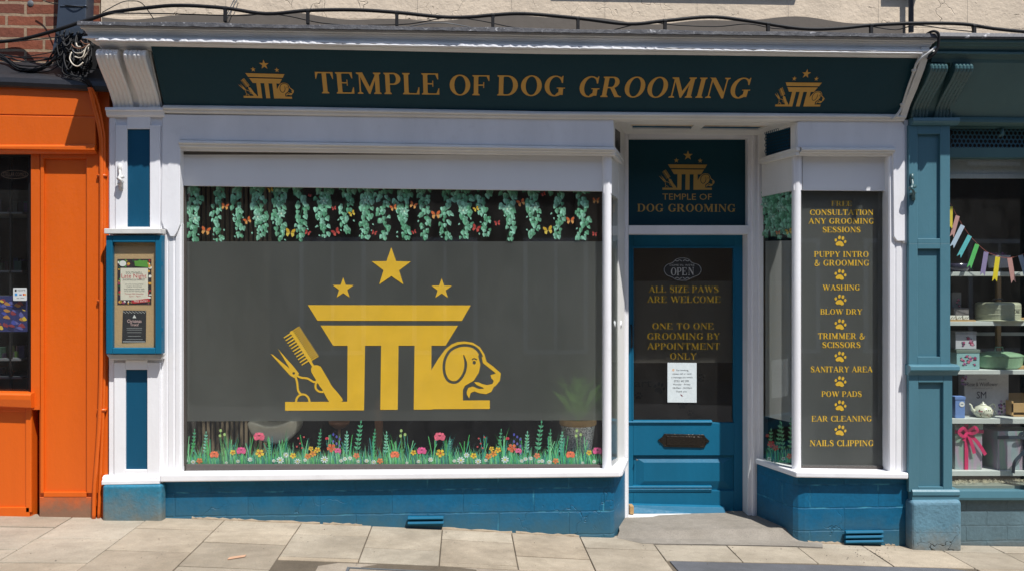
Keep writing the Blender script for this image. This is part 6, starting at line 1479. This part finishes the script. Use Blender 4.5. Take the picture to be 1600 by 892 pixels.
cable('thin_cable', [(30, 90, -.05), (60, 86, -.05), (80, 82, -.05), (100, 74, -.07)], .003, CK, 'thin black cable rising over the lowest red bricks to the tangle')
cable('thin_cable', [(58, -3, .04), (75, 4, .03), (94, 8, -.02), (116, 10, -.045), (137, 13, -.02)], .003, CK, 'thin black cable crossing the slate blue pipe')
W1 = 'cream wire loop in the cable tangle'
for P_ in ([(112, 82, -.11), (109, 92, -.12), (114, 101, -.13), (122, 104, -.13), (130, 98, -.12)], [(140, 70, -.12), (134, 76, -.12), (130, 88, -.13), (124, 91, -.13), (117, 89, -.12)], [(138, 72, -.11), (138, 80, -.12), (133, 88, -.12), (129, 93, -.12)], [(119, 68, -.10), (121, 73, -.11), (126, 74, -.11)], [(113, 78, -.10), (118, 83, -.11), (127, 83, -.11), (132, 79, -.11)]):
    cable('cream_wire', P_, .0038, M['wirewhite'], W1, 'cream wire loops in the cable tangle')
for P_ in ([(112, 70, -.11), (117, 75, -.12), (127, 76, -.12), (139, 70, -.11)], [(126, 64, -.10), (132, 69, -.11), (140, 69, -.11)]): cable('brown_wire', P_, .0035, M['wirebrown'], 'brown wire loop in the cable tangle', 'brown wire loops in the cable tangle')
m = MB(); m.pq([(96, 58), (150, 60), (168, 90), (172, 122), (88, 122)], .065, .097); tag(m.build('cable_cover', M['black'], bevel=.01), 'black board behind the tangle of cables', 'board')
# litter
m = MB(); x0, x1 = at(357, 863, 0), None
def gpt(px, py):
    h = EYE-gz(X(px, -.6)); d = 1400*h/(py-446); return Vector((X(px, d-D), d-D, gz(X(px, d-D))))
a, b = gpt(357, 865.5), gpt(384, 862); n_ = Vector((0, .022, 0)); m.prism([a-n_+Vector((0, 0, .003)), b-n_+Vector((0, 0, .003)), b+n_*.6+Vector((0, 0, .003)), a+n_*.8+Vector((0, 0, .003))], (0, 0, .004)); tag(m.build('wood_chip', plain('pinkish_chip', (.50, .30, .19, 1), .8), bevel=.001), 'small pinkish flat chip lying on a paving slab', 'litter')
m = MB(); rr = random.Random(77)
for i in range(150):
    px = rr.choice([rr.uniform(1335, 1400), rr.uniform(0, 1600), rr.uniform(960, 1010)]); p = gpt(px, rr.uniform(852, 888)) if px > 960 else gpt(px, rr.uniform(822, 888))
    s_ = rr.uniform(.0015, .005); m.lathe([(.001, 0), (s_, s_*.4), (.001, s_)], p+Vector((0, 0, .001)), 5)
gr_ = m.build('grit', M['shade_grit']); gr_['kind'] = 'stuff'; tag(gr_, 'specks of dark grit scattered on the paving', 'grit')

# ============================================================ light, sky, camera
sun = Vector((.66, -1, 2.15)).normalized()
l = bpy.data.lights.new('sun', 'SUN'); l.energy = 5; l.angle = radians(.53); l.color = (1, .968, .925)
lo = bpy.data.objects.new('sun', l); COL.objects.link(lo); lo.rotation_euler = sun.to_track_quat('Z', 'Y').to_euler(); lo.location = sun*20
w = bpy.data.worlds.new('World'); bpy.context.scene.world = w; w.use_nodes = True; nt = w.node_tree
bg = nt.nodes['Background']; sk = nt.nodes.new('ShaderNodeTexSky'); sk.sky_type = 'NISHITA'; sk.sun_disc = False
sk.sun_elevation = math.asin(sun.z); sk.sun_rotation = math.atan2(sun.x, sun.y); sk.air_density = 1.0; sk.dust_density = .6
nt.links.new(sk.outputs[0], bg.inputs[0]); bg.inputs[1].default_value = .14
cam = bpy.data.cameras.new('camera'); co = bpy.data.objects.new('camera', cam); COL.objects.link(co)
co.location = (0, -D, EYE); co.rotation_euler = (pi/2, 0, -TH); cam.lens = 36*F/1600; cam.sensor_width = 36; cam.clip_end = 1000; cam.clip_start = .05
sc = bpy.context.scene; sc.camera = co
sc.view_settings.view_transform = 'Standard'; sc.view_settings.look = 'None'; sc.view_settings.exposure = .22; sc.view_settings.gamma = 1
sc.render.engine = 'CYCLES'; sc.cycles.use_denoising = True; sc.cycles.max_bounces = 8; sc.cycles.transparent_max_bounces = 16; sc.cycles.caustics_refractive = False; sc.cycles.caustics_reflective = False; sc.cycles.sample_clamp_indirect = 4
